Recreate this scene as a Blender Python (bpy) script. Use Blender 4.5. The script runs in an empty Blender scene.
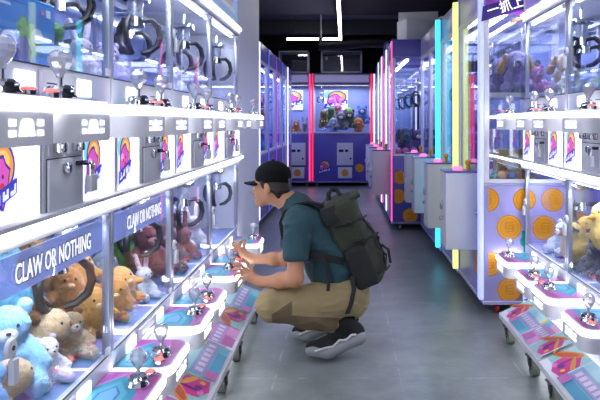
import bpy, bmesh, math, random
import numpy as np
from mathutils import Vector, Matrix, Euler
random.seed(7)
S = bpy.context.scene
C = S.collection
PI = math.pi

# ------------------------------------------------------------------ materials
def lin(h):
    h = h.lstrip('#')
    v = [int(h[i:i+2], 16)/255 for i in (0, 2, 4)]
    return tuple(((c/12.92) if c <= .04045 else ((c+.055)/1.055)**2.4) for c in v)

def mat(name, col, rough=.4, metal=0, spec=.5, bump=0, bscale=60, vary=0, vscale=4):
    m = bpy.data.materials.new(name); m.use_nodes = True
    nt = m.node_tree; b = nt.nodes['Principled BSDF']
    c = lin(col) if isinstance(col, str) else col
    b.inputs['Base Color'].default_value = (*c, 1)
    b.inputs['Roughness'].default_value = rough
    b.inputs['Metallic'].default_value = metal
    b.inputs['Specular IOR Level'].default_value = spec
    if bump or vary:
        tc = nt.nodes.new('ShaderNodeTexCoord')
        n = nt.nodes.new('ShaderNodeTexNoise'); n.inputs['Scale'].default_value = bscale if bump else vscale
        n.inputs['Detail'].default_value = 4
        nt.links.new(tc.outputs['Object'], n.inputs['Vector'])
        if bump:
            bp = nt.nodes.new('ShaderNodeBump'); bp.inputs['Strength'].default_value = bump
            bp.inputs['Distance'].default_value = .01
            nt.links.new(n.outputs['Fac'], bp.inputs['Height'])
            nt.links.new(bp.outputs['Normal'], b.inputs['Normal'])
        if vary:
            mx = nt.nodes.new('ShaderNodeMix'); mx.data_type = 'RGBA'
            n2 = nt.nodes.new('ShaderNodeTexNoise'); n2.inputs['Scale'].default_value = vscale
            n2.inputs['Detail'].default_value = 5
            nt.links.new(tc.outputs['Object'], n2.inputs['Vector'])
            mx.inputs[6].default_value = (*[x*(1-vary) for x in c], 1)
            mx.inputs[7].default_value = (*[min(1, x*(1+vary)) for x in c], 1)
            nt.links.new(n2.outputs['Fac'], mx.inputs[0])
            nt.links.new(mx.outputs[2], b.inputs['Base Color'])
    return m

def emis(name, col, s):
    m = bpy.data.materials.new(name); m.use_nodes = True
    b = m.node_tree.nodes['Principled BSDF']
    c = lin(col) if isinstance(col, str) else col
    b.inputs['Base Color'].default_value = (*c, 1)
    b.inputs['Emission Color'].default_value = (*c, 1)
    b.inputs['Emission Strength'].default_value = s
    b.inputs['Roughness'].default_value = .5
    return m

def glassmat(name, tint, lo, hi, rough=.02):
    """thin pane: clear, with a fresnel reflection"""
    m = bpy.data.materials.new(name); m.use_nodes = True
    nt = m.node_tree; nt.nodes.clear()
    out = nt.nodes.new('ShaderNodeOutputMaterial')
    tr = nt.nodes.new('ShaderNodeBsdfTransparent'); tr.inputs[0].default_value = (*tint, 1)
    gl = nt.nodes.new('ShaderNodeBsdfGlossy'); gl.inputs['Roughness'].default_value = rough
    gl.inputs['Color'].default_value = (.95, .96, 1, 1)
    lw = nt.nodes.new('ShaderNodeLayerWeight'); lw.inputs['Blend'].default_value = .35
    mr = nt.nodes.new('ShaderNodeMapRange')
    mr.inputs[3].default_value = lo; mr.inputs[4].default_value = hi
    nt.links.new(lw.outputs['Fresnel'], mr.inputs[0])
    mx = nt.nodes.new('ShaderNodeMixShader')
    nt.links.new(mr.outputs[0], mx.inputs[0])
    nt.links.new(tr.outputs[0], mx.inputs[1]); nt.links.new(gl.outputs[0], mx.inputs[2])
    nt.links.new(mx.outputs[0], out.inputs[0])
    return m

def crystalmat():
    m = glassmat('clear_acrylic', (.97, .97, 1), .12, .9, .1); nt = m.node_tree
    out = [n for n in nt.nodes if n.type == 'OUTPUT_MATERIAL'][0]; old = out.inputs[0].links[0].from_socket
    d = nt.nodes.new('ShaderNodeBsdfPrincipled'); d.inputs['Base Color'].default_value = (.9, .9, .95, 1); d.inputs['Roughness'].default_value = .15
    mx = nt.nodes.new('ShaderNodeMixShader'); mx.inputs[0].default_value = .3
    nt.links.new(old, mx.inputs[1]); nt.links.new(d.outputs[0], mx.inputs[2]); nt.links.new(mx.outputs[0], out.inputs[0])
    return m

def signmat():
    m = bpy.data.materials.new('tinted_acrylic_sign'); m.use_nodes = True; nt = m.node_tree; b = nt.nodes['Principled BSDF']
    b.inputs['Base Color'].default_value = (*lin('#a9b5ea'), 1); b.inputs['Roughness'].default_value = .2
    b.inputs['Emission Color'].default_value = (*lin('#b0bbee'), 1); b.inputs['Emission Strength'].default_value = .38
    tr = nt.nodes.new('ShaderNodeBsdfTransparent'); tr.inputs[0].default_value = (.82, .87, 1, 1)
    mx = nt.nodes.new('ShaderNodeMixShader'); mx.inputs[0].default_value = .5
    nt.links.new(tr.outputs[0], mx.inputs[1]); nt.links.new(b.outputs[0], mx.inputs[2])
    nt.links.new(mx.outputs[0], nt.nodes['Material Output'].inputs[0]); return m

def printmat(name, rough=.3, glow=0):
    m = bpy.data.materials.new(name); m.use_nodes = True
    nt = m.node_tree; b = nt.nodes['Principled BSDF']
    a = nt.nodes.new('ShaderNodeVertexColor'); a.layer_name = 'Col'
    nt.links.new(a.outputs[0], b.inputs['Base Color'])
    b.inputs['Roughness'].default_value = rough
    if glow:
        nt.links.new(a.outputs[0], b.inputs['Emission Color'])
        b.inputs['Emission Strength'].default_value = glow
    return m

def plushmat():
    m = bpy.data.materials.new('plush_fabric'); m.use_nodes = True
    nt = m.node_tree; b = nt.nodes['Principled BSDF']
    oi = nt.nodes.new('ShaderNodeObjectInfo')
    tc = nt.nodes.new('ShaderNodeTexCoord')
    n = nt.nodes.new('ShaderNodeTexNoise'); n.inputs['Scale'].default_value = 70; n.inputs['Detail'].default_value = 3
    nt.links.new(tc.outputs['Object'], n.inputs['Vector'])
    mr = nt.nodes.new('ShaderNodeMapRange'); mr.inputs[1].default_value = .25; mr.inputs[2].default_value = .75
    mr.inputs[3].default_value = .8; mr.inputs[4].default_value = 1.12
    nt.links.new(n.outputs['Fac'], mr.inputs[0])
    mm = nt.nodes.new('ShaderNodeVectorMath'); mm.operation = 'SCALE'
    nt.links.new(oi.outputs['Color'], mm.inputs[0]); nt.links.new(mr.outputs[0], mm.inputs['Scale'])
    nt.links.new(mm.outputs[0], b.inputs['Base Color'])
    bp = nt.nodes.new('ShaderNodeBump'); bp.inputs['Strength'].default_value = .8; bp.inputs['Distance'].default_value = .008
    nt.links.new(n.outputs['Fac'], bp.inputs['Height']); nt.links.new(bp.outputs['Normal'], b.inputs['Normal'])
    b.inputs['Roughness'].default_value = .9
    b.inputs['Sheen Weight'].default_value = .3
    return m

M = dict(
    white=mat('white_shell', '#e4e4ee', .35), grey=mat('grey_powder_coat', '#d2d5de', .4),
    lgrey=mat('pale_grey_plastic', '#e2e2ec', .4), alu=mat('brushed_aluminium', '#b4b9c8', .3, .75),
    chrome=mat('chrome', '#d8dade', .12, 1), dark=mat('dark_metal', '#2a2b33', .4, .3),
    black=mat('black_rubber', '#101116', .45), gasket=mat('dark_gasket', '#3a3f50', .6),
    glass=glassmat('clear_pane', (.975, .98, .99), .0, .26),
    mirror_glass=glassmat('reflective_pane', (.92, .94, .98), .1, .7),
    crystal=crystalmat(),
    led=emis('white_led', (.97, .98, 1), 11), ledw=emis('white_led_bright', (1, .98, 1), 15), ledi=emis('window_led', (.85, .9, 1), 4),
    box=emis('backlit_white', (.96, .97, 1), 2.2), emb=emis('backlit_emblem', (1, 1, 1), 1.3),
    tubeL=emis('ceiling_tube', (1, .95, .86), 9),
    sign=signmat(), print=printmat('printed_vinyl', .28), backprint=printmat('backlit_print', .35, .75),
    plush=plushmat(), eye=mat('black_bead', '#0c0b10', .15),
    lav=mat('lavender_panel', '#a7a2dc', .32), lavd=mat('violet_panel', '#5a55b4', .32),
    inner=mat('pale_blue_backboard', '#8797cf', .45, vary=.12, vscale=5),
    rubber=mat('wheel_rubber', '#71766c', .5), redb=emis('lit_red_button', (1, .12, .1), 1.6), redp=mat('red_plastic', '#a81c30', .35),
    yellow=mat('yellow_plastic', '#d9a514', .35),
)
EMI = {}
def E(col, s):
    k = (col, s)
    if k not in EMI: EMI[k] = emis('led_%s' % col.strip('#'), col, s)
    return EMI[k]

# ------------------------------------------------------------------ mesh builder
class MB:
    def __init__(s): s.bm = bmesh.new(); s.mats = []; s.mi = 0
    def use(s, m):
        if m not in s.mats: s.mats.append(m)
        s.mi = s.mats.index(m); return s
    def _fin(s, faces, smooth=False):
        for f in faces: f.material_index = s.mi; f.smooth = smooth
    def box(s, x0, x1, y0, y1, z0, z1, bev=0, seg=2):
        if x0 > x1: x0, x1 = x1, x0
        if y0 > y1: y0, y1 = y1, y0
        if z0 > z1: z0, z1 = z1, z0
        r = bmesh.ops.create_cube(s.bm, size=1)
        vs = r['verts']
        for v in vs: v.co = Vector((x0+(v.co.x+.5)*(x1-x0), y0+(v.co.y+.5)*(y1-y0), z0+(v.co.z+.5)*(z1-z0)))
        fs = set(f for v in vs for f in v.link_faces)
        if bev:
            es = list(set(e for v in vs for e in v.link_edges))
            r = bmesh.ops.bevel(s.bm, geom=es, offset=bev, segments=seg, affect='EDGES', profile=.5)
            fs = set(f for f in fs if f.is_valid) | set(r['faces'])
        s._fin(fs, bool(bev)); return s
    def obox(s, c, half, R, bev=0):
        r = bmesh.ops.create_cube(s.bm, size=2); vs = r['verts']
        for v in vs: v.co = Vector((v.co.x*half[0], v.co.y*half[1], v.co.z*half[2]))
        fs = set(f for v in vs for f in v.link_faces)
        if bev:
            es = list(set(e for v in vs for e in v.link_edges))
            r = bmesh.ops.bevel(s.bm, geom=es, offset=bev, segments=2, affect='EDGES', profile=.5)
            fs = set(f for f in fs if f.is_valid) | set(r['faces'])
            vs = list(set(v for f in fs for v in f.verts))
        for v in vs: v.co = R @ v.co + Vector(c)
        s._fin(fs, bool(bev)); return s
    def cyl(s, p0, p1, r0, r1=None, seg=16):
        r1 = r0 if r1 is None else r1
        return s.tube([p0, p1], [r0, r1], seg)
    def tube(s, pts, r, seg=8, closed=False, smooth=True):
        pts = [Vector(p) for p in pts]; n = len(pts)
        rs = r if isinstance(r, (list, tuple)) else [r]*n
        rings = []; up = None
        for i, p in enumerate(pts):
            if closed: t = pts[(i+1) % n]-pts[i-1]
            else: t = pts[min(i+1, n-1)]-pts[max(i-1, 0)]
            t.normalize()
            if up is None:
                up = Vector((0, 0, 1)) if abs(t.z) < .9 else Vector((1, 0, 0))
            a = t.cross(up).normalized(); b = a.cross(t).normalized(); up = b
            rings.append([s.bm.verts.new(p+rs[i]*(a*math.cos(2*PI*k/seg)+b*math.sin(2*PI*k/seg))) for k in range(seg)])
        fs = []
        for i in range(n if closed else n-1):
            A, B = rings[i], rings[(i+1) % n]
            for k in range(seg): fs.append(s.bm.faces.new((A[k], A[(k+1) % seg], B[(k+1) % seg], B[k])))
        s._fin(fs, smooth)
        if not closed:
            s._fin([s.bm.faces.new(rings[0][::-1]), s.bm.faces.new(rings[-1])])
        return s
    def lathe(s, prof, c=(0, 0, 0), seg=20, R=None, smooth=True):
        R = R or Matrix.Identity(3); c = Vector(c); rings = []
        for r, z in prof:
            rings.append([s.bm.verts.new(c+R @ Vector((r*math.cos(2*PI*k/seg), r*math.sin(2*PI*k/seg), z))) for k in range(seg)] if r > 1e-6 else [s.bm.verts.new(c+R @ Vector((0, 0, z)))])
        fs = []
        for A, B in zip(rings[:-1], rings[1:]):
            for k in range(seg):
                k2 = (k+1) % seg
                if len(A) == 1 and len(B) > 1: fs.append(s.bm.faces.new((A[0], B[k2], B[k])))
                elif len(B) == 1 and len(A) > 1: fs.append(s.bm.faces.new((A[k], A[k2], B[0])))
                elif len(A) > 1: fs.append(s.bm.faces.new((A[k], A[k2], B[k2], B[k])))
        s._fin(fs, smooth); return s
    def ball(s, c, r, sc=(1, 1, 1), seg=16):
        n = max(6, seg//2)
        R = Matrix.Diagonal(Vector(sc))
        return s.lathe([(r*math.sin(PI*i/n), -r*math.cos(PI*i/n)) for i in range(n+1)], c, seg, R)
    def prism(s, poly, f0, f1, smooth=False):
        """poly: 2D points; f0,f1 map (u,v) -> xyz for the two caps"""
        A = [s.bm.verts.new(f0(*p)) for p in poly]; B = [s.bm.verts.new(f1(*p)) for p in poly]
        fs = [s.bm.faces.new(A), s.bm.faces.new(B[::-1])]
        n = len(poly)
        s._fin(fs)
        s._fin([s.bm.faces.new((A[i], B[i], B[(i+1) % n], A[(i+1) % n])) for i in range(n)], smooth)
        return s
    def build(s, name, m=None, parent=None, sharp=40, loc=None):
        bmesh.ops.recalc_face_normals(s.bm, faces=s.bm.faces)
        me = bpy.data.meshes.new(name); s.bm.to_mesh(me); s.bm.free()
        for x in (s.mats or [m]): me.materials.append(x)
        if sharp: me.set_sharp_from_angle(angle=math.radians(sharp))
        return link(name, me, parent, loc)

def link(name, me, parent=None, loc=None):
    o = bpy.data.objects.new(name, me); C.objects.link(o)
    if parent is not None: o.parent = parent
    if loc is not None: o.location = loc
    return o

def tag(o, label=None, cat=None, group=None, kind=None):
    if label: o['label'] = label
    if cat: o['category'] = cat
    if group: o['group'] = group
    if kind: o['kind'] = kind
    return o

def empty(name, loc, rz=0, **k):
    o = bpy.data.objects.new(name, None); C.objects.link(o)
    o.location = loc; o.rotation_euler = (0, 0, rz); o.empty_display_size = .1
    return tag(o, **k)

def copy_tree(o, parent=None):
    c = o.copy(); C.objects.link(c)
    if parent is not None: c.parent = parent
    for ch in list(o.children): copy_tree(ch, c)
    return c

def art(name, polys, fn, parent, m, label=None):
    """a flat print: list of (hex colour, [(u,v)...]); layered a hair apart. fn(u,v,h)->xyz"""
    bm = bmesh.new(); cl = bm.loops.layers.float_color.new('Col')
    for i, (col, pts) in enumerate(polys):
        c = lin(col)
        try: f = bm.faces.new([bm.verts.new(fn(u, v, .0006+.00035*i)) for u, v in pts])
        except ValueError: continue
        for l in f.loops: l[cl] = (*c, 1)
    me = bpy.data.meshes.new(name); bm.to_mesh(me); bm.free(); me.materials.append(m)
    o = link(name, me, parent)
    if label: o['label'] = label
    return o

def rect(u0, u1, v0, v1): return [(u0, v0), (u1, v0), (u1, v1), (u0, v1)]
def ell(u, v, a, b, n=18, rot=0):
    out = []
    for k in range(n):
        t = 2*PI*k/n; x, y = a*math.cos(t), b*math.sin(t)
        out.append((u+x*math.cos(rot)-y*math.sin(rot), v+x*math.sin(rot)+y*math.cos(rot)))
    return out
def splat(u, v, r, n, seed, w=.35):
    rr = random.Random(seed); out = []
    for k in range(n):
        t = 2*PI*k/n; q = r*(1+w*(rr.random()*2-1)) if k % 2 else r*(1-w*.6*rr.random())
        out.append((u+q*math.cos(t), v+q*math.sin(t)))
    return out

def text_mesh(name, body, size, R, loc, m, parent=None, offset=0, extrude=.0005, space=1.0, width=None, align='CENTER'):
    cu = bpy.data.curves.new('t', 'FONT'); cu.body = body; cu.size = size
    cu.extrude = extrude; cu.offset = offset; cu.align_x = align; cu.align_y = 'CENTER'; cu.space_character = space
    cu.resolution_u = 3
    t = bpy.data.objects.new('t', cu); C.objects.link(t)
    dg = bpy.context.evaluated_depsgraph_get()
    me = bpy.data.meshes.new_from_object(t.evaluated_get(dg))
    bpy.data.objects.remove(t)
    sx = 1
    if width:
        xs = [v.co.x for v in me.vertices]
        if xs: sx = width/(max(xs)-min(xs))
    for v in me.vertices: v.co = R @ Vector((v.co.x*sx, v.co.y, v.co.z)) + Vector(loc)
    me.materials.clear(); me.materials.append(m); me.name = name
    return link(name, me, parent)

# ------------------------------------------------------------------ soft bodies: signed distance -> surface nets
def rotm(R): return np.array(R.to_3x3() if hasattr(R, 'to_3x3') else R)
class SDF:
    def __init__(s): s.p = []
    def cap(s, a, b, r0, r1=None, k=.02, m=0, sc=None):
        s.p.append(('c', np.array(a, float), np.array(b, float), r0, r0 if r1 is None else r1, k, m, sc)); return s
    def chain(s, pts, rs, k=.02, m=0):
        for i in range(len(pts)-1): s.cap(pts[i], pts[i+1], rs[i], rs[i+1], k, m)
        return s
    def ell(s, c, r, R=None, k=.02, m=0, sub=False):
        s.p.append(('e', np.array(c, float), np.array(r, float), None if R is None else rotm(R), sub, k, m)); return s
    def box(s, c, h, R=None, r=.02, k=.02, m=0):
        s.p.append(('b', np.array(c, float), np.array(h, float), None if R is None else rotm(R), r, k, m)); return s
    def mesh(s, vox, mats=1):
        los, his = [], []
        for p in s.p:
            if p[0] == 'c':
                r = max(p[3], p[4]); lo = np.minimum(p[1], p[2])-r; hi = np.maximum(p[1], p[2])+r
            elif p[0] == 'e': r = p[2].max(); lo, hi = p[1]-r, p[1]+r
            else: r = np.linalg.norm(p[2]); lo, hi = p[1]-r, p[1]+r
            los.append(lo); his.append(hi)
        add = [i for i, p in enumerate(s.p) if not (p[0] == 'e' and p[4])]
        L = np.min([los[i] for i in add], 0)-3*vox; H = np.max([his[i] for i in add], 0)+3*vox
        n = np.ceil((H-L)/vox).astype(int)+1
        D = np.full(n, .2, np.float32); I = np.zeros(n, np.int8); best = np.full(n, .2, np.float32)
        for p, lo, hi in zip(s.p, los, his):
            k = p[6] if p[0] == 'b' else p[5]
            mi = p[7] if p[0] == 'b' and len(p) > 7 else (p[6] if p[0] in 'ce' else 0)
            if p[0] == 'b': k, mi = p[5], p[6]
            pad = k+3*vox
            i0 = np.maximum(0, np.floor((lo-pad-L)/vox).astype(int)); i1 = np.minimum(n, np.ceil((hi+pad-L)/vox).astype(int)+1)
            if (i1 <= i0).any(): continue
            ax = [L[a]+vox*np.arange(i0[a], i1[a]) for a in range(3)]
            P = np.stack(np.meshgrid(*ax, indexing='ij'), -1)
            if p[0] == 'c':
                a, b = p[1], p[2]; ba = b-a; q = P-a
                h = np.clip((q@ba)/max(ba@ba, 1e-12), 0, 1)
                d = np.linalg.norm(q-h[..., None]*ba, axis=-1)-(p[3]+(p[4]-p[3])*h)
            elif p[0] == 'e':
                q = P-p[1]
                if p[3] is not None: q = q@p[3]
                k0 = np.linalg.norm(q/p[2], axis=-1); k1 = np.linalg.norm(q/(p[2]**2), axis=-1)
                d = k0*(k0-1)/np.maximum(k1, 1e-9)
            else:
                q = P-p[1]
                if p[3] is not None: q = q@p[3]
                q = np.abs(q)-(p[2]-p[4])
                d = np.linalg.norm(np.maximum(q, 0), axis=-1)+np.minimum(q.max(-1), 0)-p[4]
            sl = tuple(slice(i0[a], i1[a]) for a in range(3))
            cur = D[sl]
            if p[0] == 'e' and p[4]:
                h = np.maximum(k-np.abs(-d-cur), 0)/max(k, 1e-9)
                D[sl] = np.maximum(cur, -d)+h*h*k*.25
            else:
                h = np.maximum(k-np.abs(d-cur), 0)/max(k, 1e-9)
                D[sl] = np.minimum(cur, d)-h*h*k*.25
                w = d < best[sl]
                I[sl][w] = mi; best[sl][w] = d[w]
        return nets(D, I, L, vox)

def nets(D, I, L, vox):
    ins = D < 0
    n = np.array(D.shape)
    cnt = np.zeros(n-1, np.int8); 
    for o in np.ndindex(2, 2, 2): cnt += ins[o[0]:n[0]-1+o[0], o[1]:n[1]-1+o[1], o[2]:n[2]-1+o[2]]
    act = (cnt > 0) & (cnt < 8)
    cells = np.argwhere(act); idx = np.full(n-1, -1, np.int64); idx[act] = np.arange(len(cells))
    acc = np.zeros((len(cells), 3)); num = np.zeros(len(cells))
    for a in range(3):
        e = np.eye(3, dtype=int)[a]
        others = [x for x in range(3) if x != a]
        for o in np.ndindex(2, 2):
            c0 = cells.copy(); c0[:, others[0]] += o[0]; c0[:, others[1]] += o[1]
            c1 = c0+e
            d0 = D[tuple(c0.T)]; d1 = D[tuple(c1.T)]
            x = (d0 < 0) != (d1 < 0)
            t = d0[x]/(d0[x]-d1[x])
            acc[x] += c0[x]+t[:, None]*e; num[x] += 1
    V = L+vox*acc/num[:, None]
    F = []
    for a in range(3):
        e = np.eye(3, dtype=int)[a]; u, w = [x for x in range(3) if x != a]
        sh = [slice(None)]*3
        A = np.moveaxis(ins, a, 0); x = np.moveaxis(A[:-1] != A[1:], 0, a)
        pts = np.argwhere(x)
        pts = pts[(pts[:, u] > 0) & (pts[:, w] > 0) & (pts[:, u] < n[u]-1) & (pts[:, w] < n[w]-1)]
        q = []
        for du, dw in ((0, 0), (-1, 0), (-1, -1), (0, -1)):
            c = pts.copy(); c[:, u] += du; c[:, w] += dw; q.append(idx[tuple(c.T)])
        q = np.stack(q, 1)
        flip = ins[tuple(pts.T)]
        if a == 1: flip = ~flip
        q[~flip] = q[~flip][:, ::-1]
        F.append(q)
    F = np.concatenate(F); F = F[(F >= 0).all(1)]
    mi = I[tuple(cells.T)]
    # light smoothing
    ed = np.concatenate([F[:, [0, 1]], F[:, [1, 2]], F[:, [2, 3]], F[:, [3, 0]]])
    for _ in range(2):
        s = np.zeros_like(V); c = np.zeros(len(V))
        np.add.at(s, ed[:, 0], V[ed[:, 1]]); np.add.at(s, ed[:, 1], V[ed[:, 0]])
        np.add.at(c, ed[:, 0], 1); np.add.at(c, ed[:, 1], 1)
        V = V*.5+.5*s/np.maximum(c, 1)[:, None]
    return V, F, mi[F[:, 0]]

def soft(name, sdf, vox, mats, parent=None, fluff=0, loc=None, fn=None, fold=None):
    V, F, mi = sdf.mesh(vox)
    if fluff:
        rs = np.random.RandomState(len(V)); V = V+rs.normal(0, fluff, V.shape)
    me = bpy.data.meshes.new(name)
    me.from_pydata(V.tolist(), [], F.tolist())
    for m in mats: me.materials.append(m)
    if fn is not None:
        cen = V[F].mean(1); mi = np.array([fn(c, i) for c, i in zip(cen, mi)])
    if len(mats) > 1: me.polygons.foreach_set('material_index', mi.astype(np.int32))
    me.polygons.foreach_set('use_smooth', np.ones(len(F), bool))
    me.update()
    if fold:
        from mathutils import noise
        amp, fr = fold; nn = [v.normal.copy() for v in me.vertices]
        for v, q in zip(me.vertices, nn):
            p = Vector((v.co.x*fr[0], v.co.y*fr[1], v.co.z*fr[2])); p += .6*noise.noise_vector(p*.6)
            v.co += q*amp*(1-2*abs(noise.noise(p)))*.8
        me.update()
    return link(name, me, parent, loc)

# camera mapping used to read places off the photograph
F_, CX, CY, CZ = 600.0, 345.0, 122.0, 1.27
def P(px, py, Y): return ((px-CX)*Y/F_, Y, CZ-(py-CY)*Y/F_)
# ------------------------------------------------------------------ camera, world, setting
cam = bpy.data.cameras.new('camera'); cam.sensor_width = 36; cam.lens = 36
cam.shift_x = (300-CX)/600; cam.shift_y = -(200-CY)/600
cam.clip_start = .02
co = bpy.data.objects.new('camera', cam); C.objects.link(co)
co.location = (0, 0, CZ); co.rotation_euler = (PI/2, 0, 0)
S.camera = co
w = bpy.data.worlds.new('dim_hall'); S.world = w; w.use_nodes = True
w.node_tree.nodes['Background'].inputs[0].default_value = (.62, .66, .82, 1)
w.node_tree.nodes['Background'].inputs[1].default_value = .7
S.view_settings.view_transform = 'Standard'; S.view_settings.look = 'None'
S.view_settings.gamma = 1; S.view_settings.exposure = .12; S.view_settings.use_curve_mapping = False
S.cycles.max_bounces = 10; S.cycles.transparent_max_bounces = 40; S.cycles.glossy_bounces = 4
S.cycles.diffuse_bounces = 3; S.cycles.transmission_bounces = 6
S.cycles.caustics_reflective = False; S.cycles.caustics_refractive = False
S.cycles.sample_clamp_indirect = 4

def floor_mat():
    m = bpy.data.materials.new('worn_sealed_concrete'); m.use_nodes = True
    nt = m.node_tree; N = nt.nodes; Lk = nt.links; b = N['Principled BSDF']
    tc = N.new('ShaderNodeTexCoord')
    def noise(sc, det=6, rough=.6):
        n = N.new('ShaderNodeTexNoise'); n.inputs['Scale'].default_value = sc; n.inputs['Detail'].default_value = det
        n.inputs['Roughness'].default_value = rough; Lk.new(tc.outputs['Object'], n.inputs['Vector']); return n
    n1, n2, n3 = noise(.9), noise(6), noise(30, 3)
    r = N.new('ShaderNodeValToRGB'); Lk.new(n1.outputs['Fac'], r.inputs[0])
    r.color_ramp.elements[0].position = .35; r.color_ramp.elements[0].color = (*lin('#70787a'), 1)
    r.color_ramp.elements[1].position = .68; r.color_ramp.elements[1].color = (*lin('#949d9b'), 1)
    mx = N.new('ShaderNodeMix'); mx.data_type = 'RGBA'; mx.blend_type = 'MULTIPLY'; mx.inputs[0].default_value = .45
    r2 = N.new('ShaderNodeValToRGB'); Lk.new(n2.outputs['Fac'], r2.inputs[0])
    r2.color_ramp.elements[0].position = .35; r2.color_ramp.elements[0].color = (.45, .46, .48, 1)
    r2.color_ramp.elements[1].position = .6; r2.color_ramp.elements[1].color = (1, 1, 1, 1)
    Lk.new(r.outputs[0], mx.inputs[6]); Lk.new(r2.outputs[0], mx.inputs[7])
    # pale scuffs and square joints
    br = N.new('ShaderNodeTexBrick'); br.offset = 0; br.inputs['Scale'].default_value = 1
    br.inputs['Brick Width'].default_value = .62; br.inputs['Row Height'].default_value = .62
    br.inputs['Mortar Size'].default_value = .006; br.inputs['Mortar Smooth'].default_value = .6
    br.inputs['Color1'].default_value = (0, 0, 0, 1); br.inputs['Color2'].default_value = (0, 0, 0, 1)
    br.inputs['Mortar'].default_value = (1, 1, 1, 1)
    mpb = N.new('ShaderNodeMapping'); mpb.inputs['Location'].default_value = (.33, .11, 0)
    Lk.new(tc.outputs['Object'], mpb.inputs[0])
    wob = N.new('ShaderNodeVectorMath'); wob.operation = 'ADD'
    sc_ = N.new('ShaderNodeVectorMath'); sc_.operation = 'SCALE'; sc_.inputs['Scale'].default_value = .03
    Lk.new(n2.outputs['Color'], sc_.inputs[0]); Lk.new(mpb.outputs[0], wob.inputs[0]); Lk.new(sc_.outputs[0], wob.inputs[1])
    Lk.new(wob.outputs[0], br.inputs['Vector'])
    mu = N.new('ShaderNodeMath'); mu.operation = 'MULTIPLY'; Lk.new(br.outputs['Color'], mu.inputs[0]); 
    mr0 = N.new('ShaderNodeMapRange'); mr0.inputs[1].default_value = .45; mr0.inputs[2].default_value = .62; mr0.inputs[4].default_value = .5
    Lk.new(n2.outputs['Fac'], mr0.inputs[0]); Lk.new(mr0.outputs[0], mu.inputs[1])
    mx2 = N.new('ShaderNodeMix'); mx2.data_type = 'RGBA'; Lk.new(mu.outputs[0], mx2.inputs[0])
    Lk.new(mx.outputs[2], mx2.inputs[6]); mx2.inputs[7].default_value = (*lin('#b4babb'), 1)
    Lk.new(mx2.outputs[2], b.inputs['Base Color'])
    mr = N.new('ShaderNodeMapRange'); mr.inputs[3].default_value = .2; mr.inputs[4].default_value = .5
    Lk.new(n2.outputs['Fac'], mr.inputs[0]); Lk.new(mr.outputs[0], b.inputs['Roughness'])
    bp = N.new('ShaderNodeBump'); bp.inputs['Strength'].default_value = .12; bp.inputs['Distance'].default_value = .01
    Lk.new(n3.outputs['Fac'], bp.inputs['Height']); Lk.new(bp.outputs[0], b.inputs['Normal'])
    return m

def struct(name, m, *a, lab=None):
    o = MB().box(*a).build(name, m); o['kind'] = 'structure'; return o
wallm = mat('dark_plaster', '#33343f', .8, vary=.2, vscale=1.5)
ceilm = mat('dark_painted_ceiling', '#565a6e', .85, vary=.2, vscale=1.2)
X0, X1, Y0, Y1, ZC = -1.8, 2.2, -1.2, 13.2, 3.15
struct('floor', floor_mat(), X0, X1, Y0, Y1, -.1, 0)
struct('ceiling', ceilm, X0, X1, Y0, Y1, ZC, ZC+.1)
struct('wall_left', wallm, X0-.1, X0, Y0, Y1, 0, ZC)
struct('wall_right', wallm, X1, X1+.1, Y0, Y1, 0, ZC)
struct('wall_back', wallm, X0, X1, Y1, Y1+.1, 0, ZC)
# white partition pier at the end of the white bank
mb = MB().use(mat('white_painted_pier', '#efeff7', .5)); mb.box(-1.62, -.8, 4.5, 5.58, .0, ZC)
o = mb.build('wall_pier'); o['kind'] = 'structure'
# darker roof panel and a dark beam over the far end
struct('ceiling_panel', mat('black_ceiling_board', '#15161b', .8), -.18, 2.15, 6.5, 10.3, ZC-.05, ZC-.002)
struct('ceiling_beam', wallm, X0, X1, 11.0, 11.25, ZC-.25, ZC)

# ceiling tube light: an L of two tubes
t = empty('ceiling_light', (-.08, 10.6, 2.75), label='L-shaped bare white tube light hanging under the dark ceiling', cat='light')
MB().box(-.022, .022, -5.2, .0, -.03, .012, .006).build('lamp_tube', M['tubeL'], t)
MB().box(-.95, .022, .0, .04, -.03, .005, .006).build('lamp_tube', M['tubeL'], t)
MB().box(-.026, .026, -5.2, .05, .012, .035).box(-.95, .026, -.004, .05, .005, .03).build('lamp_housing', M['dark'], t)
for x, y in ((0, -5), (0, -2), (0, -.1), (-.8, .02)): MB().cyl((x, y, .03), (x, y, .4), .004, seg=6).build('suspension_wire', M['dark'], t)
for nx, ny in ((.2, .1), (.2, 2.0)):  # unseen tubes, added to brighten the near aisle while the far end stays dim
    t2 = empty('ceiling_light', (nx, ny, 2.85), label='added out-of-view tube light brightening the near end of the aisle', cat='light', group='added tubes brightening the near aisle')
    MB().box(-.03, .03, -.8, .8, -.03, .012, .006).build('lamp_tube', emis('added_near_tube', (.95, .97, 1), 24), t2)
    MB().box(-.035, .035, -.82, .82, .012, .035).build('lamp_housing', M['lgrey'], t2)
    for y in (-.6, .6): MB().cyl((0, y, .03), (0, y, .3), .004, seg=6).build('suspension_wire', M['dark'], t2)
cc = empty('security_camera', (-.42, 10.4, 2.72), label='small white security camera hung beneath the corner of the tube light', cat='camera')
MB().cyl((0, 0, 0), (0, -.1, -.03), .035).build('housing', M['white'], cc)
MB().cyl((0, -.1, -.03), (0, -.104, -.031), .026).build('lens', M['black'], cc)
MB().tube([(0, 0, .02), (0, .02, .1), (0, .05, .43)], .012).build('bracket', M['lgrey'], cc)
d = MB().tube([(x, 11.4, 2.78+.03*math.sin(x*3)) for x in np.linspace(-.5, 1.1, 14)], .13, 14).build('ventilation_duct', mat('black_foil_duct', '#0b0b10', .35))
tag(d, 'black round duct running under the ceiling above the far machines', 'duct')
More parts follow.
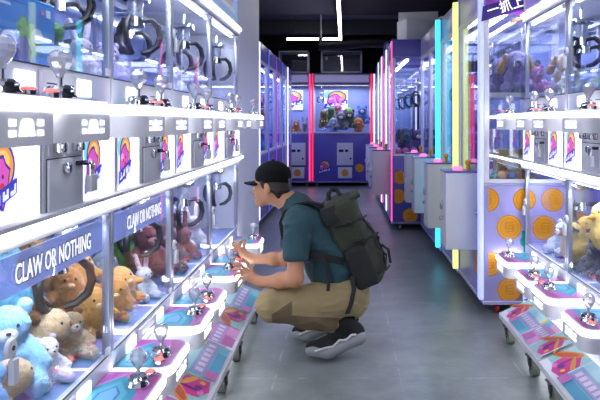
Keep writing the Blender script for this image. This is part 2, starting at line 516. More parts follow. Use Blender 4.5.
# ------------------------------------------------------------------ double-deck white claw machines
def emblem(parent, fn, s, name='emblem'):
    mb = MB().use(M['emb'])
    g = lambda dx: (lambda u, v: fn(u*s*1.55, v*s, dx))
    polys = [rect(-1.3, -.85, .14, .55), rect(-1.3, -.85, -.5, -.12), rect(.85, 1.3, .14, .55), rect(.85, 1.3, -.5, -.12),
             [(-.6, -.5), (-.24, -.5), (-.07, .05), (-.07, .62), (-.28, .58), (-.44, .42)],
             [(.6, -.5), (.44, .42), (.28, .58), (.07, .62), (.07, .05), (.24, -.5)], [(-.1, -.5), (.1, -.5), (0, -.1)]]
    for p in polys: mb.prism(p, g(.0006), g(.003))
    return mb.build(name, None, parent, sharp=0)

def lobe(w, d, r, n=6):
    """plan of a deck: flat at the wall, rounded outer corners; (u along the bank, v outward)"""
    pts = [(-w/2, 0)]
    for cx, a0 in ((-w/2+r, PI), (w/2-r, PI/2)):
        for k in range(n+1):
            a = a0-PI/2*k/n; pts.append((cx+r*math.cos(a), d-r+r*math.sin(a)))
    pts.append((w/2, 0)); return pts

TOPART = [('#c86fc0', lobe(.262, .188, .04)),
          ('#3f9fbe', [(-.13, .002), (.012, .002), (.1, .07), (-.03, .15), (-.131, .15)]),
          ('#5bb9cf', [(-.12, .012), (-.01, .012), (.055, .07), (-.03, .12), (-.12, .12)]),
          ('#3c76b8', [(-.095, .03), (-.03, .03), (.02, .07), (-.03, .1), (-.095, .1)]),
          ('#79b8de', [(-.088, .037), (-.033, .037), (.01, .07), (-.033, .093), (-.088, .093)]),
          ('#e0a5dc', [(.012, .002), (.02, .002), (.11, .07), (.1, .07)]),
          ('#a94fae', [(.03, .01), (.11, .01), (.118, .05)]),
          ('#b0459a', [(-.02, .165), (.12, .13), (.122, .15), (.09, .183), (.0, .184)])]
def deck(parent, yc, zt, flip):
    """a control deck with its stick and button. zt: top height"""
    sg = -1 if flip else 1
    d = MB().use(M['white']); pl = lobe(.285, .2, .05)
    d.prism(pl, lambda u, v: (v, yc+u, zt-.012), lambda u, v: (v, yc+u, zt-.098), True)
    dk = d.build('control_deck', None, parent, sharp=50)
    pe = lobe(.289, .202, .051)
    MB().use(M['led']).prism(pe, lambda u, v: (v, yc+u, zt-.03), lambda u, v: (v, yc+u, zt-.012), True).build('light_edge', None, dk, sharp=50)
    MB().use(M['white']).prism(lobe(.276, .195, .047), lambda u, v: (v, yc+u, zt), lambda u, v: (v, yc+u, zt-.012), True).build('deck_lid', None, dk, sharp=50)
    art('printed_top', TOPART, lambda u, v, h: (v, yc+u, zt+h), dk, M['print'])
    emblem(dk, lambda u, v, h: (.2+h, yc+u, zt-.064+v), .03)
    jx, jy = .135, yc+.03*sg
    MB().lathe([(0, 0), (.038, 0), (.038, .006), (.033, .012), (.033, .024), (.026, .03), (0, .03)], (jx, jy, zt+.001), 20).build('joystick_base', M['chrome'], dk)
    MB().cyl((jx, jy, zt+.03), (jx, jy, zt+.055), .006).build('joystick_shaft', M['chrome'], dk)
    kb = MB().lathe([(0, .05), (.008, .051), (.011, .06), (.02, .072), (.0265, .086), (.0265, .098), (.02, .11), (.01, .116), (0, .117)], (jx, jy, zt), 10, smooth=False).build('joystick_knob', M['crystal'], dk, sharp=0)
    kb['label'] = 'clear faceted crystal knob'
    by = yc+.1*sg
    MB().lathe([(0, 0), (.021, 0), (.021, .012), (.016, .014)], (.15, by, zt+.001), 16).build('button_ring', M['chrome'], dk)
    MB().lathe([(.0155, .006), (.0155, .016), (.011, .02), (0, .021)], (.15, by, zt+.001), 16).build('push_button', M['redb'], dk)
    return dk

POSTER = [('#f4f4ff', rect(0, 1, 0, 1)), ('#c9e4f4', splat(.45, .62, .42, 18, 3)), ('#79cfd8', splat(.2, .72, .2, 12, 5)),
          ('#2b2a9c', ell(.55, .66, .4, .31)), ('#e99a2e', ell(.55, .66, .34, .265)), ('#f2c46a', ell(.55, .72, .22, .15)),
          ('#4a1f8c', splat(.42, .48, .33, 16, 8, .25)), ('#d752b4', splat(.42, .48, .285, 16, 8, .25)),
          ('#f3a6da', ell(.3, .56, .09, .07)), ('#c22e4c', ell(.5, .42, .09, .055)), ('#2f1d7c', ell(.34, .5, .035, .03)), ('#2f1d7c', ell(.52, .55, .035, .03)),
          ('#2a2fae', [(.02, .1), (.98, .32), (.98, .52), (.02, .3)]), ('#2a2fae', [(.0, .06), (.5, .17), (.5, .33), (.0, .22)]),
          ('#f6f2ff', [(.08, .14), (.26, .18), (.26, .22), (.19, .205), (.19, .29), (.14, .28), (.14, .19), (.08, .18)]),
          ('#f6f2ff', [(.3, .19), (.42, .215), (.42, .34), (.36, .33), (.36, .27), (.3, .26)]),
          ('#f6f2ff', [(.5, .24), (.68, .28), (.68, .4), (.62, .385), (.62, .33), (.56, .32), (.56, .37), (.5, .36)]),
          ('#f6f2ff', [(.74, .29), (.92, .33), (.92, .45), (.86, .44), (.86, .37), (.74, .35)])]

def coin_front(root, w, z0, upper):
    """coin door, coin slots and light boxes on the band under a window whose glass starts at z0"""
    yc = w/2; zb = z0-.378; zt = zb+.18
    dz0, dz1 = zb-.012, zb+.13
    door = MB().use(M['grey']).box(.0, .022, yc-.118, yc+.118, dz0-.02, dz1+.065, .003).use(M['lgrey']).box(.022, .03, yc-.102, yc+.102, dz0, dz1, .002).build('coin_door', None, root)
    MB().use(M['gasket']).box(.0215, .0225, yc-.105, yc+.105, dz0-.003, dz1+.003).build('door_gap', None, door)
    if upper: MB().use(M['chrome']).lathe([(0, .03), (.017, .03), (.019, .036), (.017, .042), (.006, .044), (0, .044)], (0, yc-.01, dz0+.115), 16, Matrix(((0, 0, 1), (0, 1, 0), (-1, 0, 0)))).build('door_lock', None, door)
    if upper: MB().use(M['black']).box(.044, .0455, yc-.0125, yc-.0075, dz0+.107, dz0+.123).build('keyhole', None, door)
    if upper: MB().use(M['dark']).box(.03, .04, yc+.05, yc+.1, dz0+.118, dz0+.13).tube([(.036, yc+.082, dz0+.12), (.06, yc+.082, dz0+.12), (.06, yc+.082, dz0+.105)], .004, 6).build('hasp', None, door)
    for s in (-1, 1):
        y = yc+s*.055
        cm = MB().use(M['lgrey']).box(.022, .028, y-.045, y+.045, dz1+.01, dz1+.058, .002).build('coin_slot', None, root)
        mb = MB().use(M['chrome']).box(.028, .052, y-.026, y+.01, dz1+.018, dz1+.05, .004).use(M['black']).box(.052, .053, y-.006, y-.002, dz1+.022, dz1+.046)
        mb.use(M['dark']).box(.028, .042, y+.012, y+.032, dz1+.02, dz1+.048, .003); mb.build('slot_bezel', None, cm)
        # light boxes with the printed poster
        a, b = (.012, yc-.128) if s < 0 else (yc+.128, w-.012)
        lb = MB().use(M['box']).box(.0, .012, a, b, zb-.01, zb+.205, .002).build('light_box', None, root)
        art('poster', POSTER, lambda u, v, h: (.0125+h, a+.012+u*.13, zb-.0+v*.19), lb, M['backprint'])
        for e in (a-.006, b): MB().use(M['lgrey']).box(.0, .018, e, e+.006, zb-.012, zb+.215).build('light_box_frame', None, lb)

def claw(root, c, s=1.0, name='claw', chrome_only=False):
    x, y, z = c
    mb = MB().use(M['chrome']).box(x-.05*s, x+.05*s, y-.05*s, y+.05*s, z+.1*s, z+.13*s, .004)
    mb.use(M['alu']).cyl((x, y, z+.03*s), (x, y, z+.1*s), .03*s, .035*s, 14).use(M['chrome']).cyl((x, y, z-.01*s), (x, y, z+.03*s), .04*s, .03*s, 14)
    mb.cyl((x, y, z+.13*s), (x, y, z+.3*s), .006*s, seg=8)
    cl = mb.build(name, None, root)
    for k in range(3):
        a = 2*PI*k/3+.52; u = Vector((math.cos(a), math.sin(a), 0)); c0 = Vector(c)
        pts = [c0+u*(r*s)+Vector((0, 0, h*s)) for r, h in ((.03, .02), (.07, .025), (.1, -.005), (.108, -.05), (.095, -.09), (.06, -.118), (.025, -.125))]
        p = MB().use(M['black']).tube(pts, [.009*s, .0135*s, .0145*s, .0145*s, .0145*s, .013*s, .009*s], 8).build('prong', None, cl)
        MB().use(M['chrome']).cyl(pts[1]+Vector((0, 0, .02*s)), c0+u*.02*s+Vector((0, 0, .07*s)), .004*s, seg=6)
    return cl

RX = Matrix(((0, 0, 1), (1, 0, 0), (0, 1, 0)))   # text: reads along +y, faces +x
def bank_machine(loc, rz, w, label, far0, sign, tint):
    root = empty('claw_machine', loc, rz, label=label, cat='claw machine', group='white double-deck claw machines')
    D = .72
    mb = MB().use(M['white'])
    mb.box(-D, -D+.02, 0, w, .085, 2.26)                       # back
    mb.box(-D+.021, -.021, .007, w-.007, .086, .11).box(-D+.021, -.021, .007, w-.007, .97, .99)
    mb.box(-D+.021, -.001, .007, w-.007, 1.911, 1.94).box(-D, .02, 0, w, 2.2605, 2.28)
    for z0, z1 in ((.11, .482), (.968, 1.418), (1.94, 2.26)):
        mb.box(-D+.0205, -.0205, 0, .006, z0+.0005, z1-.0005).box(-D+.0205, -.0205, w-.006, w, z0+.0005, z1-.0005)
    mb.box(-.02, 0, .002, w-.002, .11, .482).box(-.02, 0, .002, w-.002, .968, 1.418)
    # ledges and the two bands that carry the decks
    mb.use(M['lgrey']).box(0, .028, .001, w-.001, .972, 1.004, .003).box(0, .05, .001, w-.001, 1.022, 1.034, .002)
    mb.box(0, .02, .001, w-.001, 1.235, 1.32, .002).box(0, .02, .001, w-.001, .315, .41, .002)
    mb.build('cabinet', None, root)
    mb = MB().use(M['inner'])
    mb.box(-D+.021, -D+.024, .008, w-.008, .483, .967).box(-D+.021, -D+.024, .008, w-.008, 1.42, 1.909)
    mb.build('backboard', None, root)
    MB().use(mat('blue_grey_floor', '#7d8bbd', .6)).box(-D+.021, -.021, .007, w-.007, .462, .481).box(-D+.021, -.021, .007, w-.007, 1.398, 1.417).build('window_floor', None, root)
    for z0, z1 in ((.482, .968), (1.418, 1.91)):
        fr = MB().use(M['alu'])
        for y in (0, w-.02): fr.box(-.022, .002, y, y+.02, z0, z1, .002)
        for y in (0, w-.014): MB().use(M['alu']).box(-D+.022, -D+.04, y, y+.014, z0, z1).build('rear_post', None, root)
        fr.use(M['gasket']).box(0, .0025, .02, w-.02, z0-.001, z0+.003).box(0, .0025, .02, w-.02, z1-.003, z1+.001).use(M['alu'])
        fr.build('window_frame', None, root)
        MB().use(M['alu']).box(-.4, -.37, .02, w-.02, z1-.05, z1-.02).build('gantry_rail', None, root)
    for z0, z1 in ((.487, .963), (1.423, 1.905)):
        g = MB().use(M['glass']).box(-.006, -.001, .02, w-.02, z0, z1).build('front_pane', None, root)
        for zc in (z1-.03, z0+.002): MB().use(M['white']).box(.0, .008, w-.05, w-.02, zc, zc+.024, .002).build('pane_clip', None, g)
        y = .004 if far0 else w-.008
        MB().use(M['glass']).box(-D+.04, -.024, y, y+.004, z0, z1).build('side_pane', None, root)
        MB().use(M['ledi']).box(-.05, -.03, .03, w-.03, z1-.012, z1-.004).build('interior_light', None, root)
        MB().use(M['ledi']).box(-D+.03, -D+.045, .02, w-.02, z1-.012, z1-.004).build('interior_light', None, root)
    MB().use(M['led']).box(.0, .045, .001, w-.001, 1.004, 1.022).build('ledge_light', None, root)
    MB().use(M['ledw']).box(.002, .03, .0, w, 1.945, 1.963).build('canopy_light', None, root)
    MB().use(M['lgrey']).box(0, .02, 0, w, 1.91, 1.944, .003).box(0, .024, 0, w, 1.964, 1.985, .003).build('canopy_beam', None, root)
    sg = MB().use(M['lgrey']).box(-.01, .01, .0, .03, 1.985, 2.26).box(-.01, .01, w-.03, w, 1.985, 2.26).box(-.01, .01, .03, w-.03, 2.24, 2.26).build('top_sign', None, root)
    MB().use(E(tint, .35)).box(-.008, .004, .03, w-.03, 1.985, 2.24).build('sign_face', None, sg)
    art('sign_print', [('#7a4bb0', splat(.3, .5, .2, 14, 4)), ('#5fc3d6', splat(.55, .55, .3, 16, 9)), ('#e9e6ff', rect(.3, .9, .2, .35)), ('#d65ab0', splat(.7, .6, .16, 12, 2))],
        lambda u, v, h: (.0045+h, .04+u*(w-.08), 2.0+v*.22), sg, M['print'])
    for dz, up in ((.482, 0), (1.418, 1)):
        zt = 1.322 if up else .424
        for yc, fl in ((.148, 1), (w-.148, 0)): deck(root, yc, zt, fl)
        coin_front(root, w, dz, up)
        # coin-return plate on the white strip between the decks
        pz = dz-.085 if up else dz-.052
        pl = MB().use(M['lgrey']).box(0, .012, w/2-.1, w/2+.1, dz-.078, dz-.012, .003).use(M['gasket']).box(.012, .0126, w/2-.08, w/2-.02, dz-.047, dz-.043).box(.012, .0126, w/2+.02, w/2+.08, dz-.047, dz-.043).build('return_plate', None, root)
        for s in (-1, 1):
            MB().use(M['box']).box(0, .006, w/2+s*.17-.045, w/2+s*.17+.045, dz-.07, dz-.02, .002).build('lit_panel', None, root)
        for yy in (.32*w, .83*w):
            if up or yy > w/2: claw(root, (-.125-.17*(yy < w/2), yy, (1.7 if up else .9)-(.0 if up else .1)*(yy > w/2)))
    if sign:
        hs = MB().use(M['sign']).box(-.016, -.012, .06, w-.05, .845, .945).build('header_sign', None, root)
        for off, m, dx in ((.0045, mat('ink_blue', '#2a2c63', .4), -.0118), (.0008, M['emb'], -.0108)):
            text_mesh('lettering', 'CLAW OR NOTHING', .072, RX, (dx, w/2+.03, .89), m, hs, offset=off, width=w*.57-(0 if off > 0 else .007), extrude=.0003)
    for z, pw in ((.955, 4.5), (1.895, 4)):
        l = bpy.data.lights.new('deck_lamp', 'AREA'); l.shape = 'RECTANGLE'; l.size = .06; l.size_y = w*.85
        l.energy = pw; l.color = (.74, .81, 1)
        lo = bpy.data.objects.new('deck_lamp', l); C.objects.link(lo); lo.parent = root; lo.location = (-.045, w/2, z-.014); lo.rotation_euler = (0, .55, 0)
    return root

ZB = 0
LB = [(.51, 1.28), (1.28, 2.05), (2.05, 2.77), (2.77, 3.58), (3.58, 4.46)]
LL = ['double-deck white claw machine nearest the camera, only its upper deck end in view',
      'white double-deck claw machine with curly tan and pale blue plush in its lower window',
      'double-deck white claw machine with smooth golden-brown plush in its lower window',
      'double-deck white claw machine with dark red and green plush in its lower window',
      'double-deck white claw machine almost empty of toys, next to the white pier']
for (a, b), l, s in zip(LB, LL, (0, 1, 1, 0, 0)):
    bank_machine((-.8, a+.0015, 0), 0, b-a-.003, l, False, s, '#8fb6e6')
RB = [(3.165, 3.895), (2.43, 3.16)]
RL = ['double-deck white claw machine beside the orange coin panel, yellow plush behind its lower glass',
      'white double-deck claw machine with yellow and charcoal plush in its lower window']
for (a, b), l in zip(RB, RL):
    bank_machine((1.17, b, 0), PI, b-a, l, True, 0, '#8a78c8')

# padlocks hanging at the coin doors
def padlock(loc, rz, label, s=1.0):
    r = empty('padlock', loc, rz, label=label, cat='padlock', group='padlocks on the claw machines')
    MB().use(M['grey']).box(-.008*s, .008*s, -.019*s, .019*s, -.042*s, 0, .003).build('lock_body', None, r)
    MB().use(M['chrome']).tube([(0, -.013*s, -.004), (0, -.013*s, .02*s), (0, -.008*s, .03*s), (0, 0, .034*s), (0, .008*s, .03*s), (0, .013*s, .02*s), (0, .013*s, -.004)], .004*s, 8).build('shackle', None, r)
    return r
for i, (a, b) in enumerate(LB[1:]):
    padlock((-.739, (a+b)/2+.084, 1.117), 0, ['padlock on the coin door above the lettered sign and curly plush', 'padlock on the coin door above the golden-brown plush',
            'padlock on the third white coin door from the near end', 'padlock on the coin door closest to the white pier'][i], 1.15)
for i, (a, b) in enumerate(RB):
    padlock((1.109, (a+b)/2-.084, 1.117), PI, ['padlock on the coin door nearest the coin-printed side panel', 'padlock on the coin door at the picture edge opposite'][i], 1.15)
def glass_lock(loc, rz, label):
    r = empty('glass_door_lock', loc, rz, label=label, cat='lock', group='round cam locks on the lower glass')
    MB().use(M['lgrey']).lathe([(0, 0), (.022, 0), (.024, .004), (.02, .01), (0, .012)], (0, 0, 0), 18, Matrix(((0, 0, 1), (0, 1, 0), (-1, 0, 0)))).build('lock_plate', None, r)
    MB().use(M['black']).lathe([(0, .0105), (.006, .0105), (.006, .013), (0, .013)], (0, 0, 0), 10, Matrix(((0, 0, 1), (0, 1, 0), (-1, 0, 0)))).build('keyhole', None, r)
    MB().use(M['grey']).box(.004, .02, -.012, .012, -.085, -.025, .003).tube([(.01, -.008, -.03), (.01, -.008, -.012), (.01, .008, -.012), (.01, .008, -.03)], .003, 6).build('lock_body', None, r)
    return r
GL = [((-.796, 1.42, .735), 0, 'round glass lock with hanging padlock in front of the pale blue bear'), ((-.796, 2.785, .70), 0, 'round glass lock on the post beside the golden-brown plush'),
      ((-.796, 3.60, .74), 0, 'round glass lock on the post beside the dark red plush'), ((1.166, 3.87, .755), PI, 'round glass lock in front of the orange coins'), ((1.166, 3.15, .76), PI, 'round glass lock on the post between the two machines with yellow plush'),
      ((1.166, 3.15, 1.64), PI, 'upper glass lock on the post between the two end-of-aisle white machines'), ((-.796, 2.79, 1.68), 0, 'upper glass lock on the post beside the pale plush window')]
for g in GL: glass_lock(*g)

# ------------------------------------------------------------------ printed footboards on casters
def caster(parent, x, y, z, s=1.0, col=None):
    zw = .034*s
    c = MB().use(M['dark']).box(x-.026*s, x+.026*s, y-.026*s, y+.026*s, z-.006, z)
    for q in (-1, 1): c.prism([(y-.022*s, z-.006), (y+.022*s, z-.006), (y+.02*s, zw-.008), (y+.004*s, zw-.008)], lambda u, v: (x+q*.017*s, u, v), lambda u, v: (x+q*.02*s, u, v))
    c.use(M['chrome']).cyl((x-.022*s, y+.012*s, zw), (x+.022*s, y+.012*s, zw), .006*s, seg=8)
    c = c.build('caster', None, parent)
    MB().use(col or M['rubber']).cyl((x-.014*s, y+.012*s, zw), (x+.014*s, y+.012*s, zw), .0335*s, seg=20).build('wheel', None, c)
    return c
def board_art(L, order):
    """u along the board 0..L, v across 0..1 (0 at the machine)"""
    P_ = [('#e9eaf4', rect(0, L, 0, 1))]; rr = random.Random(order)
    u = .0
    segs = {'c': .36, 's': .22, 'p': .24}; tot = sum(segs[k] for k in order)
    for k in order:
        l = segs[k]/tot*L; a, b = u+.004, u+l-.004
        if k == 'c':
            P_ += [('#6fc4dc', rect(a, b, .02, .98)), ('#a6dbe6', rect(a, b, .02, .3)), ('#52a9cf', rect(a+.1*l, a+.75*l, .72, .98)), ('#b5a6e2', rect(a+.05*l, b-.05*l, .36, .66)),
                   ('#8a78c4', rect(a+.04*l, b-.04*l, .35, .365)), ('#8a78c4', rect(a+.04*l, b-.04*l, .655, .67))]
            for q in range(6): P_.append(('#e7e2fa', rect(a+(.1+.14*q)*l, a+(.19+.14*q)*l, .42, .6)))
            P_ += [('#c877bd', rect(a+.0*l, a+.2*l, .7, .98)), ('#efd13c', [(b-.22*l, .05), (b-.05*l, .1), (b-.02*l, .3), (b-.16*l, .34), (b-.12*l, .2)])]
        if k == 's':
            P_ += [('#9fd2cf', rect(a, b, .02, .98)), ('#c03fa0', splat(a+.55*l, .62, .32*l, 18, 3, .4)+[]), ('#d0368f', [(a+.2*l, .25), (a+.5*l, .1), (a+.9*l, .35), (a+.95*l, .9), (a+.6*l, .97), (a+.3*l, .8)])]
            P_ += [('#e0813a', ell(a+.25*l, .35, .2*l, .3, 14, .2)), ('#b9562c', ell(a+.25*l, .37, .13*l, .22, 14, .2)), ('#e8a24a', ell(a+.75*l, .45, .12*l, .2, 12, -.3)),
                   ('#7c2a86', ell(a+.6*l, .7, .08*l, .1)), ('#e77cc4', ell(a+.45*l, .8, .1*l, .08)), ('#5a2c7c', ell(a+.5*l, .55, .03*l, .25)), ('#eec33a', ell(a+.8*l, .75, .06*l, .07))]
        if k == 'p':
            P_ += [('#d487c8', rect(a, b, .02, .98)), ('#efc4ea', rect(a, b, .02, .2)), ('#b7a1de', rect(a+.05*l, b-.05*l, .32, .62)), ('#b95fae', rect(a+.1*l, a+.5*l, .66, .98)), ('#dfa0d8', rect(a+.55*l, b, .66, .98)), ('#6fbcd8', rect(a, a+.3*l, .05, .28))]
            for q in range(5): P_.append(('#f0e6fb', rect(a+(.1+.16*q)*l, a+(.2+.16*q)*l, .38, .56)))
        P_.append(('#f3f2fb', rect(b, b+.008, .0, 1)))
        u += l
    return P_
def footboard(loc, rz, L, order, label):
    r = empty('footboard', loc, rz, label=label, cat='footboard', group='printed footboards along the machines')
    zi, zo, xi, xo = .205, .125, .062, .245
    mb = MB().use(M['white'])
    prof = [(xi, zi), (xo, zo), (xo, zo-.028), (xi, zi-.028)]
    mb.prism(prof, lambda u, v: (u, 0, v), lambda u, v: (u, L, v)); mb.build('board', None, r)
    nx, nz = (zi-zo), (xo-xi); q = math.hypot(nx, nz); nx /= q; nz /= q
    art('printed_top', board_art(L, order), lambda u, v, h: (xi+(xo-.012-xi)*v+nx*h, u, zi+(zo+.004-zi)*v+nz*h), r, M['print'])
    MB().use(M['led']).box(.06, .08, .03, L-.03, .135, .14).build('under_light', None, r)
    for y in (.2*L, .8*L): caster(r, xo-.022, y, zo-.03, 1.25)
    return r
for i, (a, b, o_, l) in enumerate([(2.985, 3.98, 'psc', 'cyan and magenta printed footboard next to the crouching person'), (2.12, 2.98, 'psc', 'bright printed footboard in front of the golden-brown plush machine, nearer the camera'),
                     (1.28, 2.115, 'psc', 'printed footboard below the curly tan plush machine')]):
    footboard((-.8, a, 0), 0, b-a-.004, o_, l)
for i, (a, b, o_, l) in enumerate([(2.87, 3.6, 'scps', 'printed footboard starting at the red caster of the coin-printed machine'), (2.1, 2.866, 'scp', 'printed footboard nearest the camera across the aisle from the person')]):
    footboard((1.17, b, 0), PI, b-a-.004, o_, l)
# ------------------------------------------------------------------ tall violet machines with LED corner posts
COIN_IN = mat('coin_orange', '#e39a1a', .4); COIN_RIM = mat('coin_rim', '#b9700f', .4)
def coin(parent, c, r, fn, clip=None):
    """a printed orange coin disc with a rim line and an S-like mark"""
    def cl(p): 
        if clip is None: return p
        return [(min(max(u, clip[0]), clip[1]), min(max(v, clip[2]), clip[3])) for u, v in p]
    u, v = c
    polys = [('#c47a12', cl(ell(u, v, r, r, 28))), ('#eaa023', cl(ell(u, v, r*.93, r*.93, 28))), ('#d28a15', cl(ell(u, v, r*.74, r*.74, 28))), ('#e89c20', cl(ell(u, v, r*.7, r*.7, 28)))]
    for dv in (-.36, -.12, .12, .36):
        polys.append(('#cf8716', cl([(u-r*.34, v+r*(dv-.05)), (u+r*.34, v+r*(dv+.02)), (u+r*.34, v+r*(dv+.1)), (u-r*.34, v+r*(dv+.03))])))
    polys.append(('#cf8716', cl(rect(u-r*.34, u-r*.24, v-r*.1, v+r*.4)))); polys.append(('#cf8716', cl(rect(u+r*.24, u+r*.34, v-r*.36, v+r*.14))))
    return art('coin_sticker', polys, fn, parent, M['print'])

def violet_machine(loc, rz, w, label, led='#f23c8a', ls=2.2, near=1, group='violet claw machines with LED posts', box=True, side_coins=None, front_coins=None, D=.78, lamp=(.5, .56, 1), pw=6, body=None, lockpos=True, glass=None, led2=None, H=2.24, ground=.875, ledw=.034, cy=.45, detail=1):
    """near: +1 when the side towards the camera is ly = w, 0 when it is ly = 0"""
    body = body or M['lav']
    root = empty('violet_claw_machine', loc, rz, label=label, cat='claw machine', group=group)
    zb, zs = .085, ground
    mb = MB().use(body).box(-D, 0, 0, w, zb, zs-.02, .008).use(M['white']).box(-D, .004, -.002, w+.002, zs-.02, zs, .004).box(-D, .006, -.003, w+.003, zb-.012, zb+.012, .004)
    mb.build('base_cabinet', None, root)
    MB().use(body).box(-D, 0, 0, w, 2.03, H, .008).use(M['white']).box(-D, .004, -.002, w+.002, 2.02, 2.035, .003).build('header', None, root)
    fr = MB().use(M['lgrey'])
    for x0, x1 in ((-.035, 0), (-D, -D+.03)):
        for y0 in (0, w-.035): fr.box(x0, x1, y0, y0+.035, zs, 2.02, .002)
    fr.box(-D+.03, -.03, .0, .02, zs, zs+.02).box(-D+.03, -.03, w-.02, w, zs, zs+.02).box(-.02, -.002, .03, w-.03, zs, zs+.03).box(-.02, -.002, .03, w-.03, 1.99, 2.02)
    fr.build('window_frame', None, root)
    MB().use(M['inner']).box(-D+.004, -D+.012, .02, w-.02, zs, 2.02).build('backboard', None, root)
    g = glass or M['glass']
    MB().use(g).box(-.012, -.007, .035, w-.035, zs+.03, 1.99).build('front_pane', None, root)
    MB().use(g).box(-D+.03, -.035, w-.01, w-.005, zs+.02, 2.02).build('side_pane', None, root)
    if detail: MB().use(M['glass']).box(-D+.03, -.035, .005, .01, zs+.02, 2.02).build('side_pane', None, root)
    for y0, y1, c_ in ((0, ledw, led if near == 0 else led2), (w-ledw, w, led if near == 1 else led2)):
        if c_: MB().use(E(c_, ls)).box(.0005, .03 if ledw > .05 else (.042 if group == VG and loc[0] > .8 else .014), y0, y1, zb+.02, H-.02, .004).build('led_strip', None, root)
    MB().use(M['led']).box(-.2, -.17, .08, w-.08, 2.0, 2.012).build('interior_light', None, root)
    l = bpy.data.lights.new('window_lamp', 'AREA'); l.shape = 'RECTANGLE'; l.size = .5; l.size_y = w*.8; l.energy = pw; l.color = lamp
    lo = bpy.data.objects.new('window_lamp', l); C.objects.link(lo); lo.parent = root; lo.location = (-D/2, w/2, 1.985)
    claw(root, (-.38, w*cy, 1.62+.14*(cy < .2)), 1.1 if cy > .2 else .8)
    if box:
        ya, yb = (w-.37, w-.15) if near else (.15, .37)
        cb = MB().use(M['grey']).box(0, .225, ya, yb, .4, .925, .006).build('control_box', None, root)
        MB().use(M['lavd']).box(.0, .23, ya-.004, yb+.004, .925, .935, .003).build('box_top', None, cb)
        yc = (ya+yb)/2
        MB().use(E('#ff7fb0', 1.1)).lathe([(0, .937), (.036, .937), (.036, .95), (.03, .962), (0, .966)], (.13, yc+.03, 0), 18).build('push_button', None, cb)
        MB().use(M['yellow']).lathe([(.012, .935), (.014, .95), (.011, .965), (.016, .975), (.022, .99), (.018, 1.004), (0, 1.01)], (.06, yc+.04, 0), 14).build('joystick', None, cb)
        MB().use(M['chrome']).box(.225, .243, yc-.03, yc+.0, .66, .72, .004).cyl((.225, yc, .6), (.25, yc, .6), .014, seg=12).build('box_lock', None, cb)
        MB().use(M['chrome']).box(.08, .12, (yb if near else ya-.012), (yb+.012 if near else ya), .6, .61).build('hinge', None, cb) if False else None
        MB().use(M['dark']).box(.0, .012, (yb+.01) if near else ya-.05, (yb+.05) if near else ya-.01, .62, .7, .003).use(M['chrome']).cyl((.012, (yb+.03) if near else ya-.03, .66), (.03, (yb+.03) if near else ya-.03, .66), .01, seg=10).build('cam_lock', None, root)
    for c_, r_ in (side_coins or []):
        coin(root, c_, r_, (lambda u, v, h: (-u, w+.0005+h, v)) if near else (lambda u, v, h: (-u, -.0005-h, v)), (.03, D-.01, zb+.02, zs-.03))
    for c_, r_ in (front_coins or []):
        coin(root, c_, r_, lambda u, v, h: (.0006+h, u, v), (.04, w-.04, zb+.02, zs-.03))
    for x in (-.1, -D+.1):
        for y in (.09, w-.09): caster(root, x, y, zb-.013, .9, M['redp'] if label.startswith('lavender claw machine with big') else None)
    return root

VG = 'violet claw machines with LED posts'
TEAL = [('#1fa391', [(.245, .56), (.275, .56), (.278, .52), (.292, .5), (.286, .465), (.275, .45), (.276, .38), (.266, .36), (.258, .38), (.258, .45), (.238, .47), (.236, .5), (.248, .52)])]
SC = [((.075, .66), .08), ((.27, .66), .08), ((.46, .66), .08), ((.172, .485), .08), ((.365, .485), .08), ((.558, .485), .08), ((.08, .25), .08), ((.27, .25), .08), ((.175, .11), .001), ((.172, .165), .08), ((.46, .2), .08)]
SC = [((.02, .76), .08), ((.265, .76), .075), ((.45, .76), .078), ((.165, .58), .082), ((.4, .575), .082), ((.62, .6), .08), ((.035, .34), .08), ((.168, .17), .08), ((.4, .3), .08)]
near_machine = violet_machine((.91, 3.93+.818, 0), PI, .818, 'lavender claw machine with big orange coins on its side panel and purple plush behind glass', '#aeb8ff', .8, 1, VG, side_coins=[c for c in SC if c[1] > .01], front_coins=[((.35, .5), .08), ((.6, .3), .08)], glass=M['mirror_glass'], ledw=.06, pw=10, lamp=(.78, .82, 1))
art('drip_sticker', TEAL, lambda u, v, h: (-u, .8185+.003+h, v), near_machine, M['print'])
violet_machine((.9, 4.76+.8, 0), PI, .8, 'violet claw machine with a yellow LED corner post', '#dcea8c', 1.15, 1, VG, front_coins=[((.3, .5), .08), ((.6, .25), .08)])
violet_machine((.885, 5.57+.74, 0), PI, .74, 'violet claw machine with a cyan LED corner post', '#3fe0f2', 1.6, 1, VG, front_coins=[((.3, .5), .08)])
violet_machine((.885, 6.32+.69, 0), PI, .69, 'violet claw machine tucked between the cyan LED post and the projecting pink-lit machine', None, .8, 1, VG)
PINK = '#f8489c'
FS = [((.09, .64), .08), ((.2, .24), .085), ((.08, .44), .08), ((.3, .5), .08), ((.45, .25), .08)]
violet_machine((.555, 7.04+.84, 0), PI, .84, 'violet claw machine with a bright pink LED post standing out into the aisle', PINK, 1.6, 1, VG, body=M['lavd'], side_coins=[((.09, .62), .08), ((.21, .17), .09), ((.07, .4), .085)])
violet_machine((.55, 7.89+.84, 0), PI, .84, 'violet claw machine with white LED post directly behind the bright pink one', '#dfe4ff', 1.6, 1, VG, led2=PINK, body=M['lavd'])
violet_machine((.54, 8.74+.84, 0), PI, .84, 'violet claw machine with white LED post nearer the back wall', '#e8ecff', 1.6, 1, VG, body=M['lavd'])
violet_machine((.54, 9.59+.84, 0), PI, .84, 'violet claw machine last in the projecting row, near the red-lit machine', '#dfe4ff', 1.3, 1, VG, body=M['lavd'], box=False)

